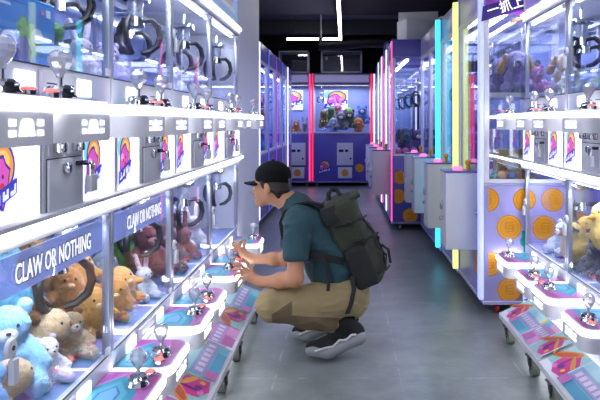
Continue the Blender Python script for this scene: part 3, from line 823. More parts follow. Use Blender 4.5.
# blue-lit row beyond the white pier
BG = 'blue-lit claw machines beyond the white pier'
for i, (y, l, c_) in enumerate([(7.1, 'blue-lit claw machine with a white LED post just beyond the white pier', '#e6eaff'), (7.92, 'blue-lit claw machine, second one beyond the white pier', '#6f8cff'), (8.74, 'blue-lit claw machine, third one beyond the white pier', '#a06cff'),
                               (9.56, 'blue-lit claw machine, fourth one beyond the white pier', '#6f8cff'), (10.38, 'blue-lit claw machine, last beyond the pier beside the back machines', '#dfe6ff')]):
    violet_machine((-1.02+.006*i, y, 0), 0, .8, l, c_, 1.4 if i in (0, 4) else .3, 0, BG, box=False, lamp=(.25, .35, 1), pw=7, D=.7, body=M['lavd'],
                   front_coins=[((.2, .6), .07), ((.5, .45), .07), ((.3, .25), .07)])

# back row facing the camera
def back_machine(x0, w, label, led, sgn=None):
    r = violet_machine((x0, 11.85, 0), -PI/2, w, label, led, 1.25, 1, 'violet claw machines facing down the aisle', box=False, cy=.15, ground=1.05, lamp=(.72, .76, 1), pw=11, D=.8, body=M['lavd'], led2=led,
        front_coins=[((.2 if w < .9 else .62, .29), .09), ((w-.18, .38), .09)] if w < .9 else [((.62, .26), .08), ((.95, .36), .085)])
    hd = MB().use(M['lgrey']).box(.0, .012, .05, w-.05, 2.045, 2.205, .004).build('header_light', None, r)
    MB().use(E('#a9a8d8', .3)).box(.012, .016, .07, w-.07, 2.06, 2.19).build('header_face', None, hd)
    if w > .9:
        cb = MB().use(M['lgrey']).box(0, .06, .5, .82, .42, .86, .006).build('coin_box', None, r)
        MB().use(M['dark']).box(.06, .066, .54, .63, .68, .73).box(.06, .066, .66, .72, .68, .73).cyl((.06, .77, .55), (.07, .77, .55), .02, seg=10).build('coin_slot', None, cb)
        MB().use(M['lgrey']).box(0, .03, .52, .8, .16, .38, .006).build('prize_flap', None, r)
        art('sticker', [(c, [(u, v) for u, v in p]) for c, p in POSTER[3:]], lambda u, v, h: (.001+h, .12+u*.26, .22+v*.3), r, M['print'])
        art('window_poster', POSTER, lambda u, v, h: (-.765+h, .22+u*.5, 1.52+v*.42), r, M['print'])
        coin(r, (.66, .27), .07, lambda u, v, h: (.031+h, u, v))
    return r
back_machine(-.66, 1.2, 'wide violet claw machine between red LED posts facing down the aisle', '#ff2a56')
back_machine(-1.6, .92, 'violet claw machine behind the crouching person, beside the wide red-lit machine', '#f0408c')
back_machine(.56, .86, 'violet claw machine mostly hidden behind the projecting row, beside the wide red-lit machine', '#d8dcff')

# dark glass cases stacked over the back machines
for x0, x1, l in ((-1.32, -.72, 'small dark glass case on top of the narrower back machine'), (-.48, .34, 'long dark glass case on top of the wide red-lit machine')):
    r = empty('glass_case', ((x0+x1)/2, 12.1, 2.242), label=l, cat='glass case', group='dark glass cases over the back machines')
    a = (x1-x0)/2; fr = MB().use(M['grey'])
    for x in (-a, a-.03):
        for y in (-.2, .17): fr.box(x, x+.03, y, y+.03, 0, .44)
    for z in (0, .41):
        fr.box(-a, a, -.2, -.17, z, z+.03).box(-a, a, .17, .2, z, z+.03).box(-a, -a+.03, -.2, .2, z, z+.03).box(a-.03, a, -.2, .2, z, z+.03)
    fr.build('case_frame', None, r)
    MB().use(M['mirror_glass']).box(-a+.03, a-.03, -.195, -.19, .03, .41).build('front_pane', None, r)
    MB().use(M['dark']).box(-a+.03, a-.03, .17, .18, .03, .41).build('back_panel', None, r)

# things stored on top of the projecting row
for i, (x, y, z, sx, sy, sz, rz, l) in enumerate([(.86, 7.35, 2.242, .36, .3, .26, .3, 'white carton tilted on top of the pink-lit machine'), (.95, 7.75, 2.242, .5, .3, .42, -.15, 'large white carton standing behind the tilted one on the machines'), (1.28, 7.4, 2.242, .28, .3, .3, .1, 'third white carton on the machines, tucked against the wall side')]):
    r = empty('carton', (x, y, z), rz, label=l, cat='box', group='white cartons on top of the machines')
    MB().use(mat('white_card', '#e4e7f4', .6)).box(-sx/2, sx/2, -sy/2, sy/2, 0, sz, .006).build('carton_body', None, r)
    MB().use(mat('carton_flap', '#cfd3e4', .6)).box(-sx/2, sx/2, -sy/2-.002, -.004, sz, sz+.004).box(-sx/2, sx/2, .004, sy/2, sz, sz+.004).build('lid_flap', None, r)
    MB().use(mat('packing_tape', '#8f8a80', .3)).box(-.025, .025, -sy/2-.001, sy/2+.001, sz+.0042, sz+.005).build('tape', None, r)
bb = soft('storage_bag', SDF().box((0, 0, .16), (.13, .14, .17), Euler((.05, .1, .2)).to_matrix(), .05).cap((0, 0, .3), (.03, 0, .37), .05, .03, .06), .014, [mat('blue_plastic_bag', '#1c3a9a', .3, bump=.6, bscale=14)])
bb.location = (.78, 9.95, 2.27); tag(bb, 'blue plastic bag piled on the last projecting machine', 'bag')

# banner over the side window of the nearest lavender machine
bn = empty('hanging_banner', (1.09, 3.922, 1.965), label='purple Chinese banner slanting across the top of the coin-printed machine', cat='banner')
b0 = art('banner_cloth', [('#9d4ec0', splat(-.02, .16, .17, 18, 6)), ('#d45ab8', splat(-.04, .2, .1, 14, 2)), ('#b6b0ee', rect(.0, .2, .12, .24)), ('#3a2a80', [(-.2, -.04), (.2, .08), (.2, .18), (-.19, .06)]), ('#e0763a', [(-.0, -.045), (.16, .0), (.16, .02), (.0, -.025)])],
         lambda u, v, h: (u, -h*2, v), bn, M['print'])
RB_ = Matrix.Rotation(PI/2, 3, 'X') @ Matrix.Rotation(math.atan2(.12, .4), 3, 'Z')
text_mesh('lettering', '一抓上癮', .085, RB_, (.0, -.006, .07), M['emb'], b0, width=.33)
# ------------------------------------------------------------------ plush toys
PK = {}
def proto(kind):
    if kind in PK: return PK[kind]
    s = SDF(); parts = []           # parts: name, SDF, colour key, vox
    vx = .0085
    def part(n, f, key): parts.append((n, f, key))
    if kind == 'bear':              # seated, facing +x
        s.ell((0, 0, .075), (.062, .068, .075)).ell((.012, 0, .175), (.056, .062, .054), k=.015)
        for q in (-1, 1):
            s.cap((.01, q*.055, .115), (.06, q*.085, .07), .022, .024).cap((.02, q*.045, .03), (.105, q*.065, .03), .03, .032)
            part('ear', SDF().ell((.0, q*.047, .222), (.014, .023, .023)), 'ear'); part('eye', SDF().ell((.062, q*.024, .185), (.006, .006, .007)), 'eye')
        part('muzzle', SDF().ell((.062, 0, .163), (.02, .027, .02)), 'muz'); part('nose', SDF().ell((.082, 0, .172), (.006, .009, .006)), 'eye')
    elif kind == 'lying':           # long curly body on its belly, head at +x
        s.cap((-.11, 0, .06), (.05, 0, .065), .06, .058, k=.03).ell((.125, 0, .085), (.062, .056, .054), k=.03)
        for q in (-1, 1):
            s.cap((.05, q*.05, .04), (.1, q*.085, .022), .024, .022).cap((-.11, q*.045, .04), (-.165, q*.08, .024), .028, .024)
            part('ear', SDF().ell((.1, q*.05, .135), (.02, .014, .022)), 'ear'); part('eye', SDF().ell((.165, q*.034, .1), (.006, .006, .007)), 'eye')
        part('nose', SDF().ell((.186, 0, .085), (.007, .014, .009)), 'ear')
    elif kind == 'bean':            # smooth bean-shaped toy with stub arms
        s.ell((0, 0, .09), (.056, .062, .092)).ell((.0, 0, .13), (.05, .056, .05))
        for q in (-1, 1):
            s.cap((.01, q*.05, .1), (.045, q*.075, .075), .017, .015).cap((.02, q*.03, .02), (.06, q*.04, .015), .022, .02)
            part('eye', SDF().ell((.05, q*.02, .145), (.005, .006, .007)), 'eye')
        part('muzzle', SDF().ell((.053, 0, .122), (.012, .02, .012)), 'muz')
    elif kind == 'bunny':
        s.ell((0, 0, .07), (.056, .062, .07)).ell((.01, 0, .165), (.052, .056, .05), k=.015)
        for q in (-1, 1):
            s.cap((.02, q*.04, .03), (.095, q*.055, .025), .027, .026).cap((.01, q*.05, .1), (.055, q*.06, .065), .02, .02)
            part('ear', SDF().cap((0, q*.025, .2), (-.02, q*.05, .3), .018, .015), 'ear'); part('eye', SDF().ell((.058, q*.022, .172), (.006, .006, .007)), 'eye')
        part('nose', SDF().ell((.064, 0, .158), (.006, .009, .006)), 'muz')
    elif kind == 'dog':             # head up, long drooping ears
        s.ell((-.02, 0, .08), (.07, .07, .08)).ell((.03, 0, .19), (.064, .062, .058), k=.02).cap((.05, 0, .175), (.1, 0, .165), .036, .03)
        for q in (-1, 1):
            s.cap((.02, q*.05, .03), (.1, q*.07, .026), .032, .03)
            part('ear', SDF().cap((.02, q*.06, .22), (.0, q*.09, .14), .016, .028), 'ear'); part('eye', SDF().ell((.082, q*.028, .208), (.006, .006, .007)), 'eye')
        part('nose', SDF().ell((.13, 0, .175), (.009, .013, .009)), 'eye')
    elif kind == 'chick':
        s.ell((0, 0, .07), (.07, .066, .07)).ell((.02, 0, .145), (.05, .048, .046), k=.03)
        for q in (-1, 1):
            s.ell((-.01, q*.068, .075), (.04, .012, .03), k=.012); part('eye', SDF().ell((.06, q*.022, .158), (.005, .006, .006)), 'eye')
        part('beak', SDF().cap((.062, 0, .14), (.09, 0, .134), .014, .006), 'ear')
    elif kind == 'dino':
        s.cap((0, 0, .07), (.0, 0, .12), .062, .05).ell((.03, 0, .18), (.06, .048, .044), k=.03).cap((-.04, 0, .05), (-.15, 0, .03), .045, .012)
        for q in (-1, 1):
            s.cap((.02, q*.045, .02), (.06, q*.05, .018), .03, .026).cap((.04, q*.04, .11), (.08, q*.05, .09), .014, .012)
            part('eye', SDF().ell((.07, q*.03, .2), (.007, .007, .008)), 'eye')
        for i in range(4): part('back_spike', SDF().cap((-.03-.03*i, 0, .19-.045*i), (-.055-.03*i, 0, .215-.045*i), .015, .004), 'ear')
    b = soft('plush_'+kind, s, vx, [M['plush']], fluff=.0012)
    b.data.name = 'plush_'+kind
    ch = [(n, soft(n, f, .006 if n not in ('eye', 'nose') else .0035, [M['eye'] if k == 'eye' else M['plush']]).data, k) for n, f, k in parts]
    for o in [x for x in C.objects if x.type == 'MESH' and x.parent is None and x.data in [c[1] for c in ch]]: bpy.data.objects.remove(o)
    me = b.data; bpy.data.objects.remove(b)
    PK[kind] = (me, ch); return PK[kind]

def tone(h, f=1): return (*[min(1, c*f) for c in lin(h)], 1)
NAME = {'bear': 'plush_bear', 'lying': 'plush_lamb', 'bean': 'plush_bean_toy', 'bunny': 'plush_bunny', 'dog': 'plush_dog', 'chick': 'plush_chick', 'dino': 'plush_dinosaur'}
def plush(kind, col, loc, rot, sc, label, ear=None, muz=None, group='plush toys inside the claw machines'):
    me, ch = proto(kind)
    r = link(NAME[kind], me); r.location = loc; r.rotation_euler = [math.radians(a) for a in rot]; r.scale = (sc,)*3
    r.color = tone(col); tag(r, label, 'plush toy', group)
    for n, m_, k in ch:
        o = link(n, m_, r); o.color = tone({'ear': ear or col, 'muz': muz or '#f1e6d6', 'eye': '#0c0b10'}[k])
    return r
TAN, DKB = '#c9ad84', '#8a5a34'
zf = .486
LOW = [ # lower window, curly tan plush
 ('lying', TAN, (-.96, 1.83, zf+.0), (0, -6, 20), 1.0, 'curly tan plush lamb with brown ears lying along the glass near the window post', DKB),
 ('lying', '#bfa27c', (-1.02, 1.62, zf+.03), (0, -8, 75), 1.05, 'curly tan plush lamb lying in the middle of the pale blue bears', DKB),
 ('lying', '#cbb48e', (-1.22, 1.78, zf+.12), (0, -5, 100), 1.0, 'curly tan plush lamb lying across the top of the pile at the back', DKB),
 ('bean', '#5fb6d2', (-1.02, 1.97, zf+.0), (0, 0, -60), .8, 'turquoise plush bean toy at the window post of the tan pile', None, '#d6eef4'),
 ('bear', '#74c4e0', (-1.14, 1.93, zf+.1), (0, 0, -50), .9, 'sky blue plush bear below the claw at the back of the tan pile', '#8fd0e6', '#e3f3fa'),
 ('bunny', '#b9c6e6', (-1.24, 1.86, zf+.14), (0, 0, -50), .8, 'pale grey-blue plush bunny high at the back of the tan pile', '#c9d2ec', '#d98bb0'),
 ('bear', '#c3a77f', (-.91, 1.95, zf), (0, 0, -40), .62, 'small curly tan plush bear in the front corner at the post, brown ears', DKB),
 ('lying', '#c9ae86', (-.93, 1.56, zf), (0, -6, 60), .85, 'curly tan plush lamb squeezed low between the two blue bears', DKB),
 ('lying', '#c4a884', (-1.2, 1.42, zf+.09), (0, 0, 60), 1.0, 'curly tan plush lamb at the near back corner of the pile', DKB),
 ('bear', '#8fc4ea', (-.93, 1.66, zf), (0, 0, -55), .95, 'pale blue plush bear sitting upright against the glass', '#a9d6f2', '#e8f2fb'),
 ('bear', '#6f9fe0', (-.96, 1.46, zf+.02), (0, 0, -40), 1.1, 'larger blue plush bear beside the round glass lock', '#86b4ea', '#dcecfa'),
 ('bunny', '#efc7dc', (-1.3, 1.56, zf+.1), (0, 0, -40), .9, 'pink plush bunny at the back of the tan pile', '#f3d8e6', '#d98bb0'),
 ('bean', '#6fc4d6', (-1.34, 1.97, zf+.06), (0, 0, -40), 1.0, 'turquoise plush bean toy in the rear corner of the tan pile', '#6fc4d6', '#d6eef4'),
 ('bear', '#e9e6f4', (-.9, 1.76, zf-.0), (0, 0, -30), .55, 'little white plush bear between the blue bear and the tan lamb', '#e9e6f4'),
 ('bunny', '#e4e0f2', (-1.33, 1.72, zf+.0), (0, 0, -50), .9, 'white plush bunny hidden low behind the tan pile', '#efe6f4', '#d98bb0'),
 # second lower window: smooth golden-brown
 ('bean', '#d39a4c', (-.93, 2.2, zf), (0, 0, -35), 1.05, 'golden-brown plush bean toy against the glass at the near post', None, '#e9c890'),
 ('bean', '#c98b43', (-.92, 2.38, zf), (0, 8, -60), 1.0, 'golden-brown plush bean toy leaning forward in the middle of the window', None, '#e9c890'),
 ('bean', '#dba458', (-.93, 2.57, zf), (20, 0, -20), 1.0, 'golden-brown plush bean toy tipped sideways near the far post', None, '#e9c890'),
 ('bean', '#a9703a', (-1.07, 2.28, zf+.06), (0, 0, -50), 1.05, 'darker brown plush bean toy behind the golden ones', None, '#d0a87a'),
 ('bean', '#cf9750', (-1.08, 2.46, zf+.07), (0, -15, -30), 1.05, 'golden-brown plush bean toy raised on the pile, second row', None, '#e9c890'),
 ('bean', '#8f99a8', (-1.06, 2.62, zf+.05), (0, 0, -40), 1.0, 'grey plush bean toy in the golden-brown pile', None, '#c0c6d0'),
 ('dino', '#7fb58a', (-1.22, 2.6, zf+.12), (0, 0, -40), 1.0, 'green plush dinosaur at the back above the golden-brown pile', '#5a8f6a'),
 ('bear', '#b08552', (-1.22, 2.36, zf+.1), (0, 0, -40), 1.0, 'brown plush bear at the back of the golden-brown pile', DKB),
 ('bunny', '#d4dbe8', (-.9, 2.66, zf), (0, 0, -30), .6, 'small white plush bunny in the corner at the far post', '#e6c6d4', '#d98bb0'),
 # third lower window
 ('bear', '#6a2c3a', (-.93, 2.95, zf), (0, 0, -40), 1.0, 'dark red plush bear against the glass', '#4d1f2a', '#a0707a'),
 ('bear', '#55303c', (-.95, 3.14, zf), (0, 0, -60), 1.0, 'maroon plush bear beside the dark red one', '#3d222c', '#9a7a80'),
 ('dino', '#6fa53f', (-1.08, 3.02, zf+.0), (0, 0, -45), 1.15, 'bright green plush dinosaur above the dark red bears', '#3c6d2a'),
 ('bean', '#3c62b8', (-1.05, 3.3, zf+.04), (0, 0, -40), 1.15, 'deep blue plush bean toy beside the green dinosaur', None, '#9ab0e6'),
 ('bear', '#3f55a8', (-1.2, 3.42, zf+.1), (0, 0, -40), 1.1, 'navy plush bear at the back of the third window', '#33478c', '#a7b4e2'),
 ('bunny', '#7a4048', (-.93, 3.42, zf), (0, 0, -30), .8, 'dull red plush bunny near the far post of the third window', '#7a4048', '#c89aa0'),
 # last lower window
 ('bunny', '#e6e3f2', (-.96, 3.76, zf), (0, 0, -40), .85, 'white plush bunny nearly alone in the window beside the pier', '#efdfe8', '#d98bb0'),
 ('bear', '#c9cbe6', (-1.15, 4.05, zf), (0, 0, -40), .9, 'pale lilac plush bear at the back of the nearly empty window', '#b8bade', '#eeeaf6'),
]
zu = 1.422
UP = [
 ('dino', '#4f9440', (-.95, 1.93, zu), (0, 0, -40), .95, 'green plush dinosaur in the upper window beside the blue toy box', '#2f6d36'),
 ('bear', '#4f8ed0', (-1.12, 1.98, zu), (0, 0, -50), .8, 'blue plush bear beside the upper window post', '#6fa6dc', '#d6e6f6'),
 ('bunny', '#d8d4f0', (-.97, 2.2, zu), (0, 0, -40), .95, 'white plush bunny under the ring-shaped upper claws', '#e3d6ee', '#b98bc0'),
 ('bear', '#b9b4e0', (-.95, 2.4, zu), (0, 0, -50), .9, 'lilac plush bear in the middle of the second upper window', '#a39cd2', '#e6e2f4'),
 ('bean', '#9aa6dc', (-.97, 2.6, zu), (0, 0, -40), 1.0, 'periwinkle plush bean toy near the far post of the second upper window', None, '#dfe3f6'),
 ('bear', '#7f8ac2', (-.95, 2.92, zu), (0, 0, -40), .9, 'grey-blue plush bear in the third upper window', '#6b76b0', '#cfd4ec'),
 ('chick', '#b8bce4', (-.95, 3.12, zu), (0, 0, -40), 1.0, 'pale blue plush chick in the third upper window', '#c8a25a'),
 ('bunny', '#cdd2ee', (-.95, 3.34, zu), (0, 0, -40), .9, 'pale plush bunny near the far post of the third upper window', '#dcd6ee', '#b98bc0'),
 ('bear', '#a9aed4', (-.95, 3.8, zu), (0, 0, -40), .95, 'pale grey plush bear in the upper window beside the pier', '#989dc8', '#dfe2f2'),
]
RGT = [
 ('chick', '#e0bf55', (1.32, 3.36, zf), (0, 0, 190), 1.15, 'yellow plush chick against the lower glass by the window post', '#d98a3a'),
 ('chick', '#d9b24c', (1.42, 3.54, zf+.0), (0, 0, 215), 1.1, 'yellow plush chick in front of the orange coins', '#d98a3a'),
 ('bear', '#b8c6e6', (1.31, 3.55, zf), (0, 0, 200), .8, 'pale blue plush bear beside the yellow chicks', '#a4b4dc', '#e6ecf8'),
 ('bunny', '#e6e8f6', (1.45, 3.36, zf+.03), (0, 0, 200), .95, 'white plush bunny behind the yellow chick', '#efe4ee', '#d98bb0'),
 ('bear', '#b7612f', (1.56, 3.6, zf), (0, 0, 215), 1.0, 'rust-brown plush bear at the back before the coin panel', '#8f4a24', '#e3b48a'),
 ('chick', '#e2c262', (1.31, 2.98, zf+.08), (0, 0, 190), 1.3, 'big yellow plush chick on top of the pile near the picture edge', '#d98a3a'),
 ('bear', '#3c3e4a', (1.3, 2.84, zf), (0, 0, 195), 1.0, 'charcoal plush bear against the lower glass at the picture edge', '#2c2e38', '#8f929e'),
 ('chick', '#d7b550', (1.46, 2.86, zf+.1), (0, 0, 200), 1.2, 'yellow plush chick behind the charcoal bear', '#d98a3a'),
 ('bear', '#4a4c58', (1.3, 3.08, zf-.0), (0, 0, 200), .7, 'small dark grey plush bear at the foot of the yellow pile', '#3a3c46', '#8f929e'),
 ('bear', '#c7ccd6', (1.31, 2.66, zf), (0, 0, 195), .9, 'light grey plush bear low at the picture edge', '#b4bac8', '#eceef4'),
 ('bear', '#8fa39a', (1.31, 3.36, zu), (0, 0, 200), .95, 'grey-green plush bear in the upper window by the post', '#7a8f86', '#cfd8d4'),
 ('bean', '#a9b6c8', (1.33, 3.54, zu), (0, 0, 210), 1.2, 'grey plush bean toy in the upper window beside the coin-printed machine', None, '#e0e6ee'),
 ('bear', '#a2b0cc', (1.48, 3.48, zu), (0, 0, 200), 1.1, 'blue-grey plush bear behind the grey bean toy', '#8f9ebc', '#dbe1ee'),
 ('bear', '#7f9c8c', (1.31, 2.98, zu), (0, 0, 200), .95, 'sage plush bear in the upper window at the picture edge', '#6b8878', '#c6d2cc'),
 ('bunny', '#b46fc4', (1.36, 2.82, zu), (0, 0, 200), .95, 'magenta plush bunny beside the sage bear', '#c98ad4', '#efd6f2'),
 ('bear', '#e08a9c', (1.48, 2.96, zu+.02), (0, 0, 200), 1.0, 'rose plush bear behind the magenta bunny', '#d0748a', '#f3d2d8'),
]
zv = .88
VIO = [
 ('dog', '#8f84c4', (1.18, 4.14, 1.47), (0, 0, -100), 1.15, 'lilac plush dog with tan ears on the shelf behind the side glass', '#c79c62', '#d9cdea'),
 ('bear', '#6f63ae', (1.11, 4.26, 1.47), (0, 0, -110), 1.1, 'purple plush bear at the white corner post', '#5a4f96', '#b9b0e2'),
 ('bear', '#d98ac0', (1.31, 4.12, 1.41), (0, 0, -80), .8, 'pink plush bear low beside the lilac dog', '#c872b0', '#f0d0e4'),
 ('bear', '#2b2a38', (1.33, 4.28, 1.47), (0, 0, -80), 1.0, 'black plush bear behind the pink one', '#1d1c28', '#6b6a80'),
 ('dog', '#cfb58a', (1.52, 4.16, 1.47), (0, 0, -90), 1.1, 'cream plush dog at the wall end of the shelf', '#b3884f', '#eee2cc'),
]
BK = []
bc = [('#3f7f4a', 'dark green'), ('#7fc43a', 'lime'), ('#5a5f78', 'slate'), ('#d9823a', 'orange'), ('#3f6fc8', 'blue'), ('#8f7a4a', 'olive'), ('#c86f9a', 'pink'), ('#3a4a3c', 'blackish green'), ('#9ab0d8', 'powder blue')]
kk = ['dino', 'chick', 'bear', 'bean', 'bear', 'dino', 'bunny', 'bear', 'bean']
pos = [(-.25, .2), (.1, .26), (-.05, .05), (.3, .0), (.38, .2), (-.4, .12), (-.12, .3), (.12, .1), (-.2, .0)]
for (c_, n_), k, (x, h) in zip(bc, kk, pos):
    BK.append((k, c_, (x-.03, 12.08+h*.8, 1.07+h*.8), (0, 0, -90), 1.55, f'{n_} plush {NAME[k][6:].replace("_", " ")} in the red-lit window at the end of the aisle'))
for (c_, n_), k, x in zip([('#b9713c', 'brown'), ('#8a8fb0', 'grey'), ('#6f4a3a', 'dark brown')], ['bear', 'bunny', 'bear'], (-.95, -.78, -1.1)):
    BK.append((k, c_, (x-.03, 12.1, 1.06), (0, 0, -90), 1.0, f'{n_} plush {k} in the narrower window behind the crouching person'))
PR = []
for x, y, c_, n_, k, l in [(.74, 7.2, '#3c3a6a', 'dusky violet', 'dog', 'behind the side glass of the pink-lit machine'), (.9, 7.22, '#5a4f8c', 'purple', 'bear', 'behind the side glass of the pink-lit machine'), (1.08, 7.2, '#44506f', 'slate blue', 'bear', 'behind the side glass of the pink-lit machine')]:
    PR.append((k, c_, (x, y+.16, zv), (0, 0, -90), 1.3, f'{n_} plush {k} {l}'))
LBL = []
for y, c_, n_, k in [(7.35, '#6f7fd0', 'blue', 'bear'), (7.6, '#c07ad0', 'violet', 'bunny'), (8.2, '#4f9ad8', 'sky blue', 'bean'), (8.5, '#7fb0e0', 'light blue', 'bear'), (9.1, '#8f6fd0', 'purple', 'bear'), (9.9, '#d0a0e0', 'pale violet', 'bunny')]:
    LBL.append((k, c_, (-1.31, y, zv+.0), (0, 0, -30), 1.4, f'{n_} plush {NAME[k][6:].replace("_", " ")} in the blue-lit row beyond the white pier'))
for y, c_, n_, k in [(5.03, '#7f6fc0', 'violet', 'bear'), (5.25, '#b070c0', 'orchid', 'bunny'), (5.8, '#5fa0d0', 'sky blue', 'bear'), (6.1, '#d090c8', 'pink', 'bear'), (6.6, '#8f8ad8', 'periwinkle', 'bunny')]:
    LBL.append((k, c_, (1.2, y, zv), (0, 0, 200), 1.4, f'{n_} plush {k} in the violet row behind the yellow and cyan posts'))
def inset(t_, dx):
    x, y, z = t_[2]; return (*t_[:2], (x+dx, y, z), *t_[3:])
def grow(t_, k): return (*t_[:4], t_[4]*k, *t_[5:])
LOW = [grow(t_, .92 if t_[0] == 'bean' and t_[2][1] > 2.1 else 1.08) for t_ in LOW]; RGT = [grow(t_, 1.04 if t_[2][2] < 1 else .72) for t_ in RGT]; UP = [grow(t_, .76) for t_ in UP]
PILE = []
for t_ in LOW+UP+RGT+VIO+BK+PR+LBL:
    o = plush(*t_[:6], *(t_[6:]))
    # press it gently back from the glass and up off the window floor
    mw = Matrix.Translation(o.location) @ o.rotation_euler.to_matrix().to_4x4() @ Matrix.Diagonal((*o.scale, 1))
    pts = [mw @ v.co for ob in [o, *o.children] for v in ob.data.vertices]
    x0_, x1_, z0_ = min(p.x for p in pts), max(p.x for p in pts), min(p.z for p in pts)
    if t_ in LOW or t_ in UP: o.location.x -= max(0, x1_+.812)
    if t_ in RGT: o.location.x += max(0, 1.182-x0_)
    fl = .4825 if z0_ < .7 else .8765 if z0_ < 1.0 else 1.052 if z0_ < 1.35 else 1.4185 if t_ in LOW+UP+RGT else 1.466
    o.location.z += max(0, fl-z0_)
    if t_ in LOW+UP+RGT: PILE.append((o, t_ in RGT, z0_ > 1))
# settle the piles: toys that poke into each other slide apart inside their window
from mathutils.bvhtree import BVHTree
def toy_tree(o):
    mw = Matrix.Translation(o.location) @ o.rotation_euler.to_matrix().to_4x4() @ Matrix.Diagonal((*o.scale, 1)); vs = []; ps = []
    for ob in [o, *o.children]:
        if ob.name.startswith('eye'): continue
        b = len(vs); vs += [mw @ v.co for v in ob.data.vertices]; ps += [[b+i for i in p.vertices] for p in ob.data.polygons]
    return BVHTree.FromPolygons(vs, ps), vs
def bay(y, right):
    for a, b in (RB if right else LB):
        if a <= y <= b: return a, b
    return None
T = {o: toy_tree(o) for o, _, _ in PILE}; HOME = {o: bay(o.location.y, r) for o, r, _ in PILE}; C0 = {o: o.location.copy() for o in T}
for it in range(14):
    moved = set()
    for i, (p, r1, u1) in enumerate(PILE):
        for q, r2, u2 in PILE[i+1:]:
            if r1 != r2 or u1 != u2 or HOME[p] != HOME[q] or (p.location-q.location).length > .45: continue
            if T[p][0].overlap(T[q][0]):
                cp = sum(T[p][1], Vector())/len(T[p][1]); cq = sum(T[q][1], Vector())/len(T[q][1])
                d = cp-cq; d.z *= .6
                if d.z > 0: d.z = max(d.z, .3*d.length)
                d.normalize()
                p.location += d*.009; q.location -= Vector((d.x, d.y, min(0, d.z)*1))*.009
                moved |= {p, q}
    for o, r, u in PILE:
        if o not in moved: continue
        d = o.location-C0[o]
        if d.length > .05: o.location = C0[o]+d*(.05/d.length)
        t, vs = toy_tree(o); a, b = HOME[o]
        lo = [min(v[k] for v in vs) for k in range(3)]; hi = [max(v[k] for v in vs) for k in range(3)]
        if r: o.location.x += max(0, 1.182-lo[0])-max(0, hi[0]-1.86)
        else: o.location.x -= max(0, hi[0]+.812)-max(0, -1.49-lo[0])
        o.location.y += max(0, a+.012-lo[1])-max(0, hi[1]-(b-.012))
        o.location.z += max(0, (1.4185 if u else .4825)-lo[2])
        T[o] = toy_tree(o)
    if not moved: break

# shelf inside the nearest lavender machine, with balls on the sill below it
sh = MB().use(M['white']).box(.955, 1.64, 3.97, 4.45, 1.435, 1.465, .003).build('display_shelf'); tag(sh, 'white shelf carrying purple plush inside the coin-printed machine', 'shelf')
for i, (x, c_, n_) in enumerate([(.985, '#3aa79a', 'teal'), (1.045, '#d98aa6', 'pink'), (1.107, '#4f7fd0', 'blue'), (1.172, '#d9803a', 'orange'), (1.235, '#d9c04a', 'yellow')]):
    b = MB().use(mat('ball_'+n_, c_, .3)).ball((0, 0, 0), .031).build('plastic_ball'); b.location = (x, 3.985, .9365-.03)
    tag(b, f'{n_} plastic ball on the sill of the coin-printed machine', 'ball', 'coloured balls on the sill')
for i, (x, c_, n_) in enumerate([(.63, '#d96fb0', 'pink'), (.72, '#c85fa0', 'magenta'), (.82, '#b05f90', 'dusky pink'), (.93, '#3f70c8', 'blue')]):
    b = MB().use(mat('ball_far_'+n_, c_, .3)).ball((0, 0, 0), .045).build('plastic_ball'); b.location = (x, 7.12, .921)
    tag(b, f'{n_} plastic ball on the sill of the projecting pink-lit machine', 'ball', 'coloured balls on the far sill')
yc_ = empty('yellow_toy_box', (1.2, 4.28, .877), label='yellow printed toy box behind the coloured balls', cat='box')
MB().use(mat('yellow_card', '#d3ac2c', .4)).box(-.13, .13, -.05, .05, 0, .2, .003).build('box_body', None, yc_)
art('box_print', [('#ecd878', ell(0, .1, .09, .07)), ('#f4f0dc', ell(-.02, .1, .05, .05)), ('#4a3a28', ell(-.04, .12, .01, .014)), ('#4a3a28', ell(.0, .12, .01, .014)), ('#5f9a4a', splat(.08, .06, .035, 12, 4)), ('#c85a3a', splat(-.09, .05, .03, 12, 8))],
    lambda u, v, h: (u, -.05-h, v), yc_, M['print'])

# blue toy packet in the first upper window
tb = empty('toy_box', (-.93, 1.67, zu), label='blue cardboard toy box standing in the nearest upper window', cat='box')
MB().use(mat('blue_card', '#2f7fd0', .35)).box(-.045, .045, -.16, .16, 0, .2, .003).build('box_body', None, tb)
art('box_print', [('#2b86d8', rect(-.155, .155, .004, .196)), ('#5aa8e6', rect(-.155, .155, .004, .09)), ('#8fd0c8', splat(.0, .07, .06, 18, 3)), ('#4f9a4a', ell(-.02, .1, .033, .04)), ('#77b85a', ell(-.02, .112, .025, .024)), ('#dfe9f6', ell(.05, .085, .035, .03)), ('#5f9a4a', ell(.06, .07, .025, .016)),
        ('#e6f0fa', rect(.1, .125, .155, .178)), ('#d86a8a', rect(.07, .085, .16, .172)), ('#1f5fb0', rect(-.15, .02, .17, .174)), ('#c8dff4', rect(-.15, -.09, .155, .162)), ('#3a3aa0', splat(-.03, .045, .05, 10, 7)), ('#e8f0f8', ell(-.1, .06, .04, .03)), ('#4a4fc0', ell(-.1, .06, .028, .018))],
    lambda u, v, h: (.0455+h, u, v), tb, M['print'])
